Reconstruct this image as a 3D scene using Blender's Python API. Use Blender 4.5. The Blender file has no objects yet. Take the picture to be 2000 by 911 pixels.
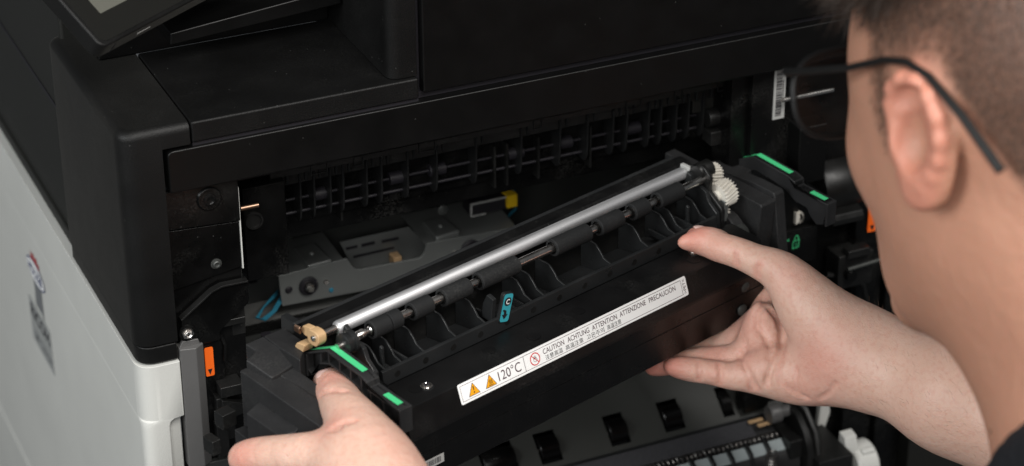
import bpy, bmesh, math, random
import numpy as np
from mathutils import Vector, Matrix
R = math.radians
random.seed(7); rng = np.random.default_rng(7)
SC = bpy.context.scene
COL = SC.collection

# ------------------------------------------------------------------ camera
# 86 mm lens on a 36 mm frame, looking 28.7 deg down and 24 deg to the right of the printer's depth axis.
# World: x along the printer's front, y into the printer, z up; origin at the front left corner post. Helper numbers are mm.
F_PX = 4800.0
YAW, PITCH, ROLL = R(24.2), R(28.68), R(0.33)
_cy, _sy, _cp, _sp = math.cos(YAW), math.sin(YAW), math.cos(PITCH), math.sin(PITCH)
FWD = np.array([_sy*_cp, _cy*_cp, -_sp]); _r = np.array([_cy, -_sy, 0.0]); _d = np.cross(FWD, _r)
RIGHT = _r*math.cos(ROLL) + _d*math.sin(ROLL); DOWN = -_r*math.sin(ROLL) + _d*math.cos(ROLL)
CAMM = np.array([RIGHT, DOWN, FWD])
CAM = np.array([-0.2711, -1.0003, 0.6301])*1000
def ray(px, py): return CAMM.T @ np.array([(px-1000)/F_PX, (py-455.5)/F_PX, 1.0])
CAM = -ray(349, 708)*1200.0
def at(px, py, z): return CAM + ray(px, py)*z                    # a point seen there at depth z (mm)
def on(px, py, ax, val):                                          # where that line of sight meets a plane x/y/z = val (mm)
    d = ray(px, py); return CAM + d*((val-CAM[ax])/d[ax])
cam_data = bpy.data.cameras.new('camera'); cam = bpy.data.objects.new('camera', cam_data); COL.objects.link(cam)
cam_data.sensor_width = 36.0; cam_data.lens = F_PX/2000*36.0
cam_data.clip_start = 0.05; cam_data.clip_end = 100.0
mw = Matrix.Identity(4)
for i in range(3):
    mw[i][0] = RIGHT[i]; mw[i][1] = -DOWN[i]; mw[i][2] = -FWD[i]; mw[i][3] = CAM[i]/1000
cam.matrix_world = mw
cam_data.dof.use_dof = True; cam_data.dof.focus_distance = 1.195; cam_data.dof.aperture_fstop = 7.5
SC.camera = cam

# ------------------------------------------------------------------ world, lamps, exposure
world = bpy.data.worlds.new('World'); SC.world = world; world.use_nodes = True
bg = world.node_tree.nodes['Background']; bg.inputs[0].default_value = (0.95, 1.0, 1.05, 1); bg.inputs[1].default_value = 0.08
def area(name, loc, target, size, energy, color):
    l = bpy.data.lights.new(name, 'AREA'); l.shape = 'RECTANGLE'; l.size, l.size_y = size; l.energy = energy; l.color = color
    o = bpy.data.objects.new(name, l); COL.objects.link(o); o.location = loc
    o.rotation_euler = (Vector(target)-Vector(loc)).to_track_quat('-Z', 'Y').to_euler(); return o
area('key_softbox', (0.34, -1.25, 1.65), (0.22, -0.05, 0.0), (1.0, 0.8), 47.0, (1.0, 0.97, 0.93))
area('side_fill', (-1.5, -0.55, 0.95), (0.0, 0.1, 0.0), (0.9, 0.9), 29.0, (0.97, 1.0, 1.0))  # added fill with no visible source, brightens the white side panel
area('front_fill', (-0.75, -1.75, 1.05), (0.2, 0.0, 0.0), (0.9, 0.7), 18.0, (1.0, 0.99, 0.97))  # added fill behind the camera, lifts the dark cavity
SC.view_settings.view_transform = 'Standard'; SC.view_settings.look = 'None'
SC.view_settings.exposure = 0.0; SC.view_settings.gamma = 1.0; SC.view_settings.use_curve_mapping = False
SC.cycles.use_denoising = True
SC.cycles.max_bounces = 6

# ------------------------------------------------------------------ materials
MATS = {}
def mat(name, col, rough=0.5, metal=0.0, bump=0.0, bscale=900.0, var=0.0, vscale=60.0, speck=0.0, spec=0.4, stretch=None, rvar=0.0, coat=0.0, dust=0.0):
    m = bpy.data.materials.new(name); m.use_nodes = True; nt = m.node_tree; N = nt.nodes; L = nt.links
    b = N['Principled BSDF']; b.inputs['Roughness'].default_value = rough; b.inputs['Metallic'].default_value = metal
    b.inputs['Specular IOR Level'].default_value = spec; b.inputs['Coat Weight'].default_value = coat
    b.inputs['Base Color'].default_value = (*col, 1)
    tc = N.new('ShaderNodeTexCoord'); vec = tc.outputs['Object']
    if stretch:
        mp = N.new('ShaderNodeMapping'); mp.inputs['Scale'].default_value = stretch; L.new(vec, mp.inputs['Vector']); vec = mp.outputs[0]
    csock = None
    if var > 0 or rvar > 0:
        n = N.new('ShaderNodeTexNoise'); n.inputs['Scale'].default_value = vscale; n.inputs['Detail'].default_value = 5; L.new(vec, n.inputs['Vector'])
    if var > 0:
        mx = N.new('ShaderNodeMix'); mx.data_type = 'RGBA'; L.new(n.outputs[0], mx.inputs['Factor'])
        mx.inputs['A'].default_value = (*[c*(1-var) for c in col], 1); mx.inputs['B'].default_value = (*[min(1, c*(1+var)) for c in col], 1)
        csock = mx.outputs['Result']
    if rvar > 0:
        mr = N.new('ShaderNodeMapRange'); mr.inputs['From Min'].default_value = 0.3; mr.inputs['From Max'].default_value = 0.7
        mr.inputs['To Min'].default_value = max(0.02, rough-rvar); mr.inputs['To Max'].default_value = min(1, rough+rvar)
        L.new(n.outputs[0], mr.inputs[0]); L.new(mr.outputs[0], b.inputs['Roughness'])
    if speck > 0:                                                # scattered dust grains
        v = N.new('ShaderNodeTexVoronoi'); v.inputs['Scale'].default_value = 260.0; L.new(tc.outputs['Object'], v.inputs['Vector'])
        lt = N.new('ShaderNodeMath'); lt.operation = 'LESS_THAN'; lt.inputs[1].default_value = 0.07; L.new(v.outputs['Distance'], lt.inputs[0])
        sp = N.new('ShaderNodeSeparateColor'); L.new(v.outputs['Color'], sp.inputs[0])
        l2 = N.new('ShaderNodeMath'); l2.operation = 'LESS_THAN'; l2.inputs[1].default_value = speck; L.new(sp.outputs[0], l2.inputs[0])
        ml = N.new('ShaderNodeMath'); ml.operation = 'MULTIPLY'; L.new(lt.outputs[0], ml.inputs[0]); L.new(l2.outputs[0], ml.inputs[1])
        m2 = N.new('ShaderNodeMix'); m2.data_type = 'RGBA'; L.new(ml.outputs[0], m2.inputs['Factor'])
        if csock: L.new(csock, m2.inputs['A'])
        else: m2.inputs['A'].default_value = (*col, 1)
        m2.inputs['B'].default_value = (0.05, 0.05, 0.048, 1); csock = m2.outputs['Result']
    if dust > 0:                                                 # uneven film of toner dust and handling smears
        d1 = N.new('ShaderNodeTexNoise'); d1.inputs['Scale'].default_value = 26.0; d1.inputs['Detail'].default_value = 6; d1.inputs['Distortion'].default_value = 1.2; L.new(tc.outputs['Object'], d1.inputs['Vector'])
        r1 = N.new('ShaderNodeMapRange'); r1.inputs[1].default_value = .47; r1.inputs[2].default_value = .72; L.new(d1.outputs[0], r1.inputs[0])
        d2 = N.new('ShaderNodeTexNoise'); d2.inputs['Scale'].default_value = 1100.0; d2.inputs['Detail'].default_value = 2; L.new(tc.outputs['Object'], d2.inputs['Vector'])
        r2 = N.new('ShaderNodeMapRange'); r2.inputs[1].default_value = .42; r2.inputs[2].default_value = .68; L.new(d2.outputs[0], r2.inputs[0])
        mm = N.new('ShaderNodeMath'); mm.operation = 'MULTIPLY'; L.new(r1.outputs[0], mm.inputs[0]); L.new(r2.outputs[0], mm.inputs[1])
        m3 = N.new('ShaderNodeMath'); m3.operation = 'MULTIPLY'; m3.inputs[1].default_value = dust; L.new(mm.outputs[0], m3.inputs[0])
        mx3 = N.new('ShaderNodeMix'); mx3.data_type = 'RGBA'; L.new(m3.outputs[0], mx3.inputs['Factor'])
        if csock: L.new(csock, mx3.inputs['A'])
        else: mx3.inputs['A'].default_value = (*col, 1)
        mx3.inputs['B'].default_value = (0.055, 0.054, 0.051, 1); csock = mx3.outputs['Result']
    if csock: L.new(csock, b.inputs['Base Color'])
    if bump > 0:
        n2 = N.new('ShaderNodeTexNoise'); n2.inputs['Scale'].default_value = bscale; n2.inputs['Detail'].default_value = 3; L.new(vec, n2.inputs['Vector'])
        bp = N.new('ShaderNodeBump'); bp.inputs['Strength'].default_value = bump; bp.inputs['Distance'].default_value = 0.0004
        L.new(n2.outputs[0], bp.inputs['Height']); L.new(bp.outputs[0], b.inputs['Normal'])
    MATS[name] = m; return m
mat('cover_black', (0.0020, 0.0020, 0.0020), 0.52, bump=0.35, bscale=1600, var=0.15, vscale=30, speck=0.24, rvar=0.06, spec=0.26, dust=0.10)
mat('deck_black', (0.0020, 0.0020, 0.0020), 0.52, bump=0.35, bscale=1600, var=0.15, vscale=30, speck=0.24, rvar=0.06, spec=0.26, dust=0.10)  # same plastic as cover_black, left without its sheen so the deck stays darker
mat('panel_black', (0.0014, 0.0014, 0.0014), 0.42, bump=0.12, bscale=1800, speck=0.12, rvar=0.05, spec=0.26)
mat('side_grey_black', (0.0101, 0.0101, 0.0086), 0.55, bump=0.3, bscale=1500, var=0.08, vscale=40)
mat('cover_white', (0.50, 0.50, 0.475), 0.42, bump=0.25, bscale=1300, var=0.03, vscale=25, rvar=0.05)
mat('frame_black', (0.0022, 0.0022, 0.0022), 0.3, bump=0.1, bscale=500, var=0.3, vscale=60, rvar=0.12, speck=0.16, spec=0.26, dust=0.35)
mat('inner_plastic', (0.0058, 0.0058, 0.0056), 0.42, bump=0.12, bscale=900, var=0.25, vscale=90, rvar=0.1, speck=0.12, dust=0.30)
mat('fuser_black', (0.0044, 0.0044, 0.0046), 0.36, bump=0.08, bscale=900, var=0.3, vscale=45, rvar=0.1, speck=0.20, spec=0.26, dust=0.30)
mat('fuser_gloss', (0.0024, 0.0022, 0.0022), 0.24, bump=0.03, bscale=300, var=0.35, vscale=30, rvar=0.08, speck=0.12, spec=0.26, dust=0.15)
mat('guide_plastic', (0.0121, 0.0128, 0.0134), 0.33, bump=0.06, bscale=700, var=0.2, vscale=60, rvar=0.08, dust=0.25)
mat('housing_black', (0.0163, 0.0163, 0.0170), 0.47, bump=0.2, bscale=1000, var=0.25, vscale=70, rvar=0.08, speck=0.20, spec=0.26, dust=0.35)
mat('rubber', (0.0086, 0.0090, 0.0095), 0.75, bump=0.35, bscale=1400, var=0.25, vscale=120, speck=0.16, spec=0.26, dust=0.35)
mat('brushed_aluminium', (0.78, 0.78, 0.795), 0.48, 0.9, bump=0.25, bscale=500, var=0.1, vscale=200, stretch=(0.06, 1, 1), rvar=0.08)
mat('steel', (0.68, 0.65, 0.62), 0.26, 1.0, bump=0.05, bscale=600, rvar=0.06, vscale=100)
mat('felt', (0.042, 0.042, 0.046), 0.9, bump=.5, bscale=1500, var=.3, vscale=500, spec=.15)
mat('pad_grey', (0.30, 0.34, 0.345), 0.4, var=.05)
mat('rib_black', (0.0075, 0.0077, 0.008), 0.42, var=.2, dust=.15, spec=.3)
mat('spring_steel', (0.22, 0.21, 0.20), 0.38, 1.0)
mat('zinc_sheet', (0.2428, 0.2543, 0.2485), 0.5, 0.75, bump=0.08, bscale=300, var=0.12, vscale=30, rvar=0.1)
mat('dark_sheet', (0.0700, 0.0735, 0.0700), 0.5, 0.6, bump=0.08, bscale=300, var=0.15, vscale=30, rvar=0.1)
mat('grey_strip', (0.085, 0.083, 0.082), 0.38, bump=0.15, bscale=900, var=0.06)
mat('guide_grey', (0.0288, 0.0298, 0.0271), 0.5, bump=0.15, bscale=700, var=0.12, vscale=25, rvar=0.08, speck=0.20)
mat('green_paint', (0.055, 0.47, 0.19), 0.5, bump=0.1, var=0.05)
mat('orange_label', (0.83, 0.13, 0.012), 0.4, var=0.04)
mat('ink_black', (0.012, 0.011, 0.014), 0.5)
mat('ink_brown', (0.055, 0.022, 0.030), 0.5)
mat('label_white', (0.86, 0.86, 0.85), 0.38, var=0.02, vscale=40)
mat('label_grey', (0.36, 0.36, 0.35), 0.45)
mat('sign_amber', (0.80, 0.36, 0.012), 0.45)
mat('sign_red', (0.60, 0.03, 0.035), 0.45)
mat('cyan_label', (0.035, 0.30, 0.36), 0.4)
mat('gear_white', (0.58, 0.55, 0.49), 0.5, bump=0.05, var=0.06, vscale=120)
mat('tan_plastic', (0.46, 0.30, 0.16), 0.45, bump=0.1, var=0.08)
mat('connector_yellow', (0.62, 0.40, 0.01), 0.45)
mat('cable_blue', (0.02, 0.14, 0.21), 0.4)
mat('white_plastic', (0.60, 0.60, 0.57), 0.45, bump=0.1, var=0.04)
mat('logo_red', (0.36, 0.055, 0.055), 0.45)
mat('logo_navy', (0.018, 0.03, 0.12), 0.45)
mat('logo_grey', (0.15, 0.155, 0.16), 0.45)
mat('badge_silver', (0.42, 0.43, 0.42), 0.35, 0.35)
mat('screen_glass', (0.012, 0.012, 0.011), 0.14)
mat('screen_grey', (0.10, 0.10, 0.085), 0.3)
mat('brass', (0.30, 0.19, 0.13), 0.4, 1.0)
mat('orange_rubber_dark', (0.03, 0.012, 0.008), 0.2)
mat('glasses_black', (0.007, 0.007, 0.007), 0.5, spec=.28)
mat('room_wall', (0.10, 0.085, 0.07), 0.8)

_cb = MATS['cover_black'].node_tree.nodes['Principled BSDF']; _cb.inputs['Sheen Weight'].default_value = 0.085; _cb.inputs['Sheen Roughness'].default_value = 0.35; _cb.inputs['Sheen Tint'].default_value = (1.0, 0.97, 0.88, 1)  # sheen put in to brighten the covers, standing in for room reflections
# ------------------------------------------------------------------ mesh helpers (mm in, metres out)
class MB:
    def __init__(s): s.v = []; s.f = []
    def add(s, vs, fs):
        o = len(s.v); s.v += [tuple(map(float, p)) for p in vs]; s.f += [tuple(i+o for i in f) for f in fs]; return s
    def box(s, lo, hi, M=None):
        x0, y0, z0 = lo; x1, y1, z1 = hi
        vs = [(x0,y0,z0),(x1,y0,z0),(x1,y1,z0),(x0,y1,z0),(x0,y0,z1),(x1,y0,z1),(x1,y1,z1),(x0,y1,z1)]
        if M is not None: vs = [tuple(M @ Vector(p)) for p in vs]
        return s.add(vs, [(0,3,2,1),(4,5,6,7),(0,1,5,4),(1,2,6,5),(2,3,7,6),(3,0,4,7)])
    def prism(s, poly, ax, t0, t1):
        # poly: 2-D points in the two other axes (in order x,y,z without ax), extruded t0..t1 along ax
        n = len(poly)
        def p3(p, t):
            q = list(p); q.insert(ax, t); return tuple(q)
        vs = [p3(p, t0) for p in poly] + [p3(p, t1) for p in poly]
        ar = sum(poly[i][0]*poly[(i+1) % n][1]-poly[(i+1) % n][0]*poly[i][1] for i in range(n))
        if ax == 1: ar = -ar
        if t1 < t0: ar = -ar
        fs = [tuple(range(n))[::-1], tuple(range(n, 2*n))] + [(i, (i+1) % n, n+(i+1) % n, n+i) for i in range(n)]
        if ar < 0: fs = [f[::-1] for f in fs]
        return s.add(vs, fs)
    def sheet(s, pts, off):
        # planar polygon in 3-D given thickness vector off
        n = len(pts); pts = [np.array(p, float) for p in pts]; off = np.array(off, float)
        vs = pts + [p+off for p in pts]
        nrm = np.zeros(3)
        for i in range(n): nrm += np.cross(pts[i], pts[(i+1) % n])
        fs = [tuple(range(n))[::-1], tuple(range(n, 2*n))] + [(i, (i+1) % n, n+(i+1) % n, n+i) for i in range(n)]
        if nrm @ off < 0: fs = [f[::-1] for f in fs]
        return s.add(vs, fs)
    def ring(s, prof, p0, p1, seg=24, caps=True):
        # prof: list of (t 0..1 along p0->p1, radius)
        p0 = Vector(p0); p1 = Vector(p1); d = p1-p0; L = d.length; z = d.normalized()
        x = z.orthogonal().normalized(); y = z.cross(x)
        vs = []
        for t, r in prof:
            c = p0+d*t
            for k in range(seg):
                a = 2*math.pi*k/seg; vs.append(tuple(c+x*(r*math.cos(a))+y*(r*math.sin(a))))
        fs = []
        for j in range(len(prof)-1):
            for k in range(seg):
                a, b = j*seg+k, j*seg+(k+1) % seg; fs.append((a, b, b+seg, a+seg))
        if caps:
            fs.append(tuple(range(seg))[::-1]); o = (len(prof)-1)*seg; fs.append(tuple(range(o, o+seg)))
        return s.add(vs, fs)
    def cyl(s, p0, p1, r, seg=24, r2=None): return s.ring([(0, r), (1, r if r2 is None else r2)], p0, p1, seg)
    def tube(s, path, r, seg=8):
        P = [Vector(p) for p in path]; n = len(P); vs = []; fs = []; ref = None
        for i in range(n):
            t = (P[min(i+1, n-1)]-P[max(i-1, 0)]).normalized()
            if ref is None: ref = t.orthogonal().normalized()
            x = (ref-t*ref.dot(t)).normalized(); ref = x; y = t.cross(x)
            rr = r[i] if hasattr(r, '__len__') else r
            for k in range(seg):
                a = 2*math.pi*k/seg; vs.append(tuple(P[i]+x*(rr*math.cos(a))+y*(rr*math.sin(a))))
        for i in range(n-1):
            for k in range(seg):
                a, b = i*seg+k, i*seg+(k+1) % seg; fs.append((a, b, b+seg, a+seg))
        fs.append(tuple(range(seg))[::-1]); fs.append(tuple(range((n-1)*seg, n*seg)))
        return s.add(vs, fs)
    def mesh(s, name):
        me = bpy.data.meshes.new(name); me.from_pydata([(x*.001, y*.001, z*.001) for x, y, z in s.v], [], s.f); me.update(); return me
    def build(s, name, m, parent=None, bevel=0.0, smooth=True, seg=2, label=None, angle=35):
        me = s.mesh(name); me.materials.append(MATS[m])
        if smooth:
            me.polygons.foreach_set('use_smooth', [True]*len(me.polygons)); me.set_sharp_from_angle(angle=R(angle))
        o = bpy.data.objects.new(name, me); COL.objects.link(o); o.parent = parent
        if bevel > 0:
            b = o.modifiers.new('bevel', 'BEVEL'); b.width = bevel*.001; b.segments = seg; b.limit_method = 'ANGLE'; b.angle_limit = R(40); b.harden_normals = True
        if label: o['label'] = label
        return o
def dup(o, parent, loc):                                           # a copy of one object that shares its mesh
    c = o.copy(); COL.objects.link(c); c.parent = parent; c.location = Vector(loc)*.001; return c
def empty(name, label, cat, loc=(0, 0, 0), rotz=0.0, group=None):
    o = bpy.data.objects.new(name, None); COL.objects.link(o); o.location = Vector(loc)*.001; o.rotation_euler = (0, 0, rotz)
    o.empty_display_size = 0.02; o['label'] = label; o['category'] = cat
    if group: o['group'] = group
    return o
def rounded(pts, r, n=5):
    # round the corners of a closed 2-D polygon; r: one radius or a list
    out = []; N = len(pts)
    for i in range(N):
        p = np.array(pts[i], float); a = np.array(pts[i-1], float); b = np.array(pts[(i+1) % N], float)
        rr = r[i] if hasattr(r, '__len__') else r
        if rr <= 0: out.append(tuple(p)); continue
        da = a-p; db = b-p; la = np.linalg.norm(da); lb = np.linalg.norm(db); k = min(rr, la*.49, lb*.49)
        s, e = p+da/la*k, p+db/lb*k
        for j in range(n+1):
            t = j/n; out.append(tuple((1-t)**2*s+2*t*(1-t)*p+t*t*e))
    return out
_dg = None
def text_mb(txt, x0, y0, x1, y1, bold=0.0, keep=False):
    # lettering filled into a rectangle of the sheet's plane (mm); returns flat faces at z = 0
    cu = bpy.data.curves.new('lettering', 'FONT'); cu.body = txt; cu.size = 1.0; cu.offset = bold; cu.resolution_u = 3
    ob = bpy.data.objects.new('lettering', cu); COL.objects.link(ob)
    dg = bpy.context.evaluated_depsgraph_get(); me = bpy.data.meshes.new_from_object(ob.evaluated_get(dg))
    v = np.array([p.co[:] for p in me.vertices]) if len(me.vertices) else np.zeros((0, 3)); fs = [tuple(p.vertices) for p in me.polygons]
    bpy.data.objects.remove(ob); bpy.data.curves.remove(cu); bpy.data.meshes.remove(me)
    mb = MB()
    if len(v) == 0: return mb
    lo = v.min(0); hi = v.max(0); sx = (x1-x0)/(hi[0]-lo[0]); sy = (y1-y0)/(hi[1]-lo[1])
    mb.add([(x0+(p[0]-lo[0])*sx, y0+(p[1]-lo[1])*sy, 0) for p in v], fs); return mb
def place(mb, o, ex, ey, ez):                                       # move a flat MB into a 3-D frame
    o, ex, ey, ez = [np.array(q, float) for q in (o, ex, ey, ez)]
    mb.v = [tuple(o+ex*x+ey*y+ez*z) for x, y, z in mb.v]; return mb
def flat(poly, z=0.0): m = MB(); m.add([(x, y, z) for x, y in poly], [tuple(range(len(poly)))]); return m
def ringflat(outer, inner, z=0.0):
    n = len(outer); m = MB(); m.add([(x, y, z) for x, y in outer]+[(x, y, z) for x, y in inner], [(i, (i+1) % n, n+(i+1) % n, n+i) for i in range(n)]); return m
def circ(cx, cy, rx, ry=None, n=32): ry = rx if ry is None else ry; return [(cx+rx*math.cos(2*math.pi*k/n), cy+ry*math.sin(2*math.pi*k/n)) for k in range(n)]
def screw_mb(c, nrm, r=2.6, h=1.4):
    # pan-head screw with a washer and a cross recess, head along nrm
    c = Vector(c); n = Vector(nrm).normalized(); m = MB()
    m.ring([(0, r*1.35), (0.25, r*1.4), (0.3, r), (0.8, r*0.96), (1, r*0.72), (1.0, r*0.62), (0.6, r*0.42), (0.55, 0.05)], c, c+n*h, 20)
    x = n.orthogonal().normalized(); y = n.cross(x)
    return m
_g = bpy.data.materials.new('lens_glass'); _g.use_nodes = True; _n = _g.node_tree.nodes; _n.remove(_n['Principled BSDF'])
_t = _n.new('ShaderNodeBsdfTransparent'); _t.inputs[0].default_value = (.93, .95, .95, 1); _gl = _n.new('ShaderNodeBsdfGlossy'); _gl.inputs['Roughness'].default_value = .03
_mx = _n.new('ShaderNodeMixShader'); _mx.inputs[0].default_value = .05
_l = _g.node_tree.links; _l.new(_t.outputs[0], _mx.inputs[1]); _l.new(_gl.outputs[0], _mx.inputs[2]); _l.new(_mx.outputs[0], _n['Material Output'].inputs[0]); MATS['lens_glass'] = _g

# ================================================================== THE PRINTER
def loft(mb, secs):
    n = len(secs[0]); vs = [p for s in secs for p in s]; fs = []
    for j in range(len(secs)-1):
        for k in range(n):
            a, b = j*n+k, j*n+(k+1) % n; fs.append((a, b, b+n, a+n))
    fs.append(tuple(range(n))[::-1]); o = (len(secs)-1)*n; fs.append(tuple(range(o, o+n)))
    return mb.add(vs, fs)
printer = empty('office_printer', 'large black and white office printer with its front open, badge on its white side', 'printer')
P = printer
# --- white side cover with rounded front corner and a notch
def white_plan(x1, z):
    pl = rounded([(-20.5, 600), (-20.5, -0.5), (x1, -0.5), (x1, 4), (-13, 10), (-13, 600)], [0, 17, 0.8, 0, 0, 0], 8)
    return [(x, y, z) for x, y in pl]
mb = MB()
loft(mb, [white_plan(-7, -600), white_plan(-7, -35), white_plan(-6.2, -32.5), white_plan(-4, -31), white_plan(0.6, -30.5), white_plan(0.6, 0.6)])
side_cover = mb.build('side_cover', 'cover_white', P, bevel=1.5, seg=3)
MB().box((-8, 3.5, -600), (-0.4, 30, -31.2)).build('inner_cover', 'cover_white', P, bevel=0.6)
# lower white panel below its seam
MB().box((-21.1, 20, -600), (-13.2, 600, -238)).build('lower_side_panel', 'cover_white', P, bevel=1.2)
# --- black corner cover
def black_plan(x1, z, g=0.0):
    pl = rounded([(-20+g, 127-g), (-20+g, g), (x1, g), (x1, 127-g)], [7, 17-g, 0, 0], 8)
    return [(x, y, z) for x, y in pl]
rnd = [(127-4.5+4.5*math.sin(R(a)), 4.5-4.5*math.cos(R(a))) for a in (0, 15, 30, 45, 60, 75, 90)]
mb = MB(); loft(mb, [black_plan(0.5, 12.0)]+[black_plan(0.5, z, g) for z, g in rnd])
mb.build('corner_cover', 'cover_black', P, angle=50)
mb = MB(); loft(mb, [[(.5, g, z), (14.2, g, z), (14.2, 127-g, z), (.5, 127-g, z)] for z, g in [(116.0, 0.0)]+rnd]); mb.build('corner_lid', 'cover_black', P, angle=50)
mb = MB(); loft(mb, [black_plan(0.2, 1.4, 0.6), black_plan(0.2, 11.0, 0.6)]); mb.build('corner_foot', 'cover_black', P, bevel=1.0)
MB().box((-15, 118, 1.2), (10, 600, 330)).build('rear_side_panel', 'side_grey_black', P, bevel=2.0)
MB().box((-15.6, 127.2, 78.6), (-15.1, 600, 80.4)).build('side_seam', 'ink_black', P)
MB().box((-16.5, 127.5, 1.2), (-14.0, 600, 9)).build('side_ledge', 'side_grey_black', P, bevel=0.8)
# --- deck, column, scanner front, front panel
MB().box((15.2, 0, 116.2), (130.0, 86, 127.0)).build('deck_cover', 'deck_black', P, bevel=1.1, seg=3)
MB().box((15.6, 1.2, 114.2), (130.0, 86, 116.2)).build('deck_gap', 'ink_black', P)
mb = MB(); pl = rounded([(115.5, 200), (115.5, 2.6), (130.2, 2.6), (130.2, 200)], [0, 15, 0.4, 0], 8)
mb.prism(pl, 2, 127.3, 340).build('column_cover', 'deck_black', P, bevel=0.5)
MB().box((132.6, 0.6, 118.2), (700, 200, 340)).build('scanner_front', 'panel_black', P, bevel=1.0, seg=3)
MB().box((129, 6, 100), (134, 200, 340)).build('column_gap', 'ink_black', P)
MB().box((20, 4, 114.6), (700, 90, 118)).build('panel_gap', 'ink_black', P)
pl = rounded([(2.6, 92.6), (700, 92.6), (700, 114.4), (2.6, 114.4)], [1.0, 0, 0, 3.0], 5)
MB().prism(pl, 1, -1.0, 14).build('front_panel', 'panel_black', P, bevel=0.7, seg=3)
MB().box((10, 6, 88.4), (700, 16, 92.4)).build('panel_lip', 'frame_black', P, bevel=0.4)
MB().box((-5, 84, 127.2), (115.4, 200, 340)).build('recess_wall', 'panel_black', P, bevel=1.0)
q = [on(px, py, 1, 62) for px, py in [(333, 66), (660, -22), (668, 8), (333, 90)]]
MB().prism([(p[0], p[2]) for p in q], 1, 62, 84).build('exit_shelf', 'panel_black', P, bevel=0.8)
# --- control panel (tilted tablet)
cp = np.array(at(185, 117, 1120)); psi = R(33); tau = R(38)
e1 = np.array([math.cos(psi), math.sin(psi), 0]); e2 = np.array([-math.sin(psi)*math.cos(tau), math.cos(psi)*math.cos(tau), math.sin(tau)]); e3 = np.cross(e1, e2)
panel_o = cp + e3*9.0
def slab(poly, h0, h1): m = MB(); m.prism(poly, 2, h0, h1); return m
tab = rounded([(0, 0), (150, 0), (150, 110), (0, 110)], 5, 5)
control_panel = place(slab(tab, -9.5, 0), panel_o, e1, e2, e3).build('control_panel', 'cover_black', P, bevel=1.1, seg=3)
tab2 = rounded([(2.2, 2.2), (147.8, 2.2), (147.8, 107.8), (2.2, 107.8)], 4, 5)
place(slab(tab2, 0.0, 0.25), panel_o, e1, e2, e3).build('bezel_glass', 'screen_glass', control_panel)
place(flat([(13, 15), (137, 15), (137, 95), (13, 95)], 0.4), panel_o, e1, e2, e3).build('screen', 'screen_grey', control_panel)
place(slab(rounded([(27, -0.15), (36, -0.15), (36, 0.4), (27, 0.4)], 0.1, 2), -5.4, -4.4), panel_o, e1, e2, e3).build('status_light', 'label_grey', control_panel)
place(MB().box((10, -0.25, -9.2), (10.35, 1, -2.2)), panel_o, e1, e2, e3).build('usb_cover_seam', 'ink_black', control_panel)
hp = panel_o + e1*38 + e2*22 - e3*14
MB().ring([(0, 9), (0.08, 10.5), (0.92, 10.5), (1, 9)], hp, hp+e1*34, 28).build('hinge_barrel', 'panel_black', P)
# --- left inner frame
fl_plate = MB().prism([(0.8, -120), (36.8, -120), (36.8, 91), (0.8, 91)], 1, 6.4, 8.0).build('left_frame', 'frame_black', P, bevel=0.3)
pl = [(1.2, 91), (1.2, 70.5), (37.4, 68.0), (37.4, 91)]
MB().prism(pl, 1, 4.2, 6.2).build('upper_plate', 'frame_black', fl_plate, bevel=0.5)
pl = [(1.4, 69.6), (36.8, 67.2), (36.8, 42.5), (1.4, 37)]
MB().prism(pl, 1, 5.2, 6.3).build('middle_plate', 'frame_black', fl_plate, bevel=0.3)
pl = rounded([(3.5, 21.5), (20, 33.5), (25, 35.2), (38.3, 35.0), (38.3, 23.5), (30, 17.2), (22.5, 11), (22.5, 6), (3.5, 6)], [2, 1, 1, 1, 1, 1, 1, 1, 4], 3)
MB().prism(pl, 1, 1.8, 5.0).build('hinge_bracket', 'frame_black', fl_plate, bevel=0.4)
pl = [(3.2, 22.6), (19.6, 34.6), (24.8, 36.4), (38.2, 36.2), (38.2, 35.3), (25, 35.5), (20, 33.8), (3.5, 21.8)]
MB().prism(pl, 1, 0.9, 5.0).build('bracket_edge', 'inner_plastic', fl_plate, bevel=0.1)
mb = MB(); c = on(408, 388, 1, 4.2); mb.ring([(0, 6.5), (1, 5.6)], c, c+np.array([0, -1.2, 0]), 28); mb.build('screw_well', 'frame_black', fl_plate, bevel=0.3)
screw_mb(c+np.array([0, -1.2, 0]), (0, -1, 0), 3.2, 1.2).build('screw', 'frame_black', fl_plate)
c = on(422, 515, 1, 5.2); screw_mb(c, (0, -1, 0), 2.0, 1.8).build('screw', 'dark_sheet', fl_plate)
c = on(366, 650, 1, 1.8)
MB().ring([(0, 4.6), (1, 4.3)], c, c+np.array([0, -0.8, 0]), 24).build('washer', 'frame_black', fl_plate)
MB().ring([(0, 3.1), (0.3, 3.1), (0.32, 2.3), (0.9, 2.2), (1, 1.9), (1.0, 1.5), (0.75, 0.9), (0.7, 0.1)], c+np.array([0, -0.8, 0]), c+np.array([0, -3.0, 0]), 6).build('hex_screw', 'steel', fl_plate)
MB().box((37.0, 4.6, 41.5), (37.55, 9, 86)).build('sheet_edge', 'cover_white', fl_plate)  # lit front edge of the side sheet, its brightness put in as white
MB().prism([(9, 86), (9, 20), (140, -10), (140, 86)], 0, 36.9, 37.7).build('side_sheet', 'dark_sheet', P)
c = on(470, 408, 1, 10); MB().cyl(c, c+np.array([9, 0, 0]), 1.2, 14).build('pivot_pin', 'brass', P)
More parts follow.
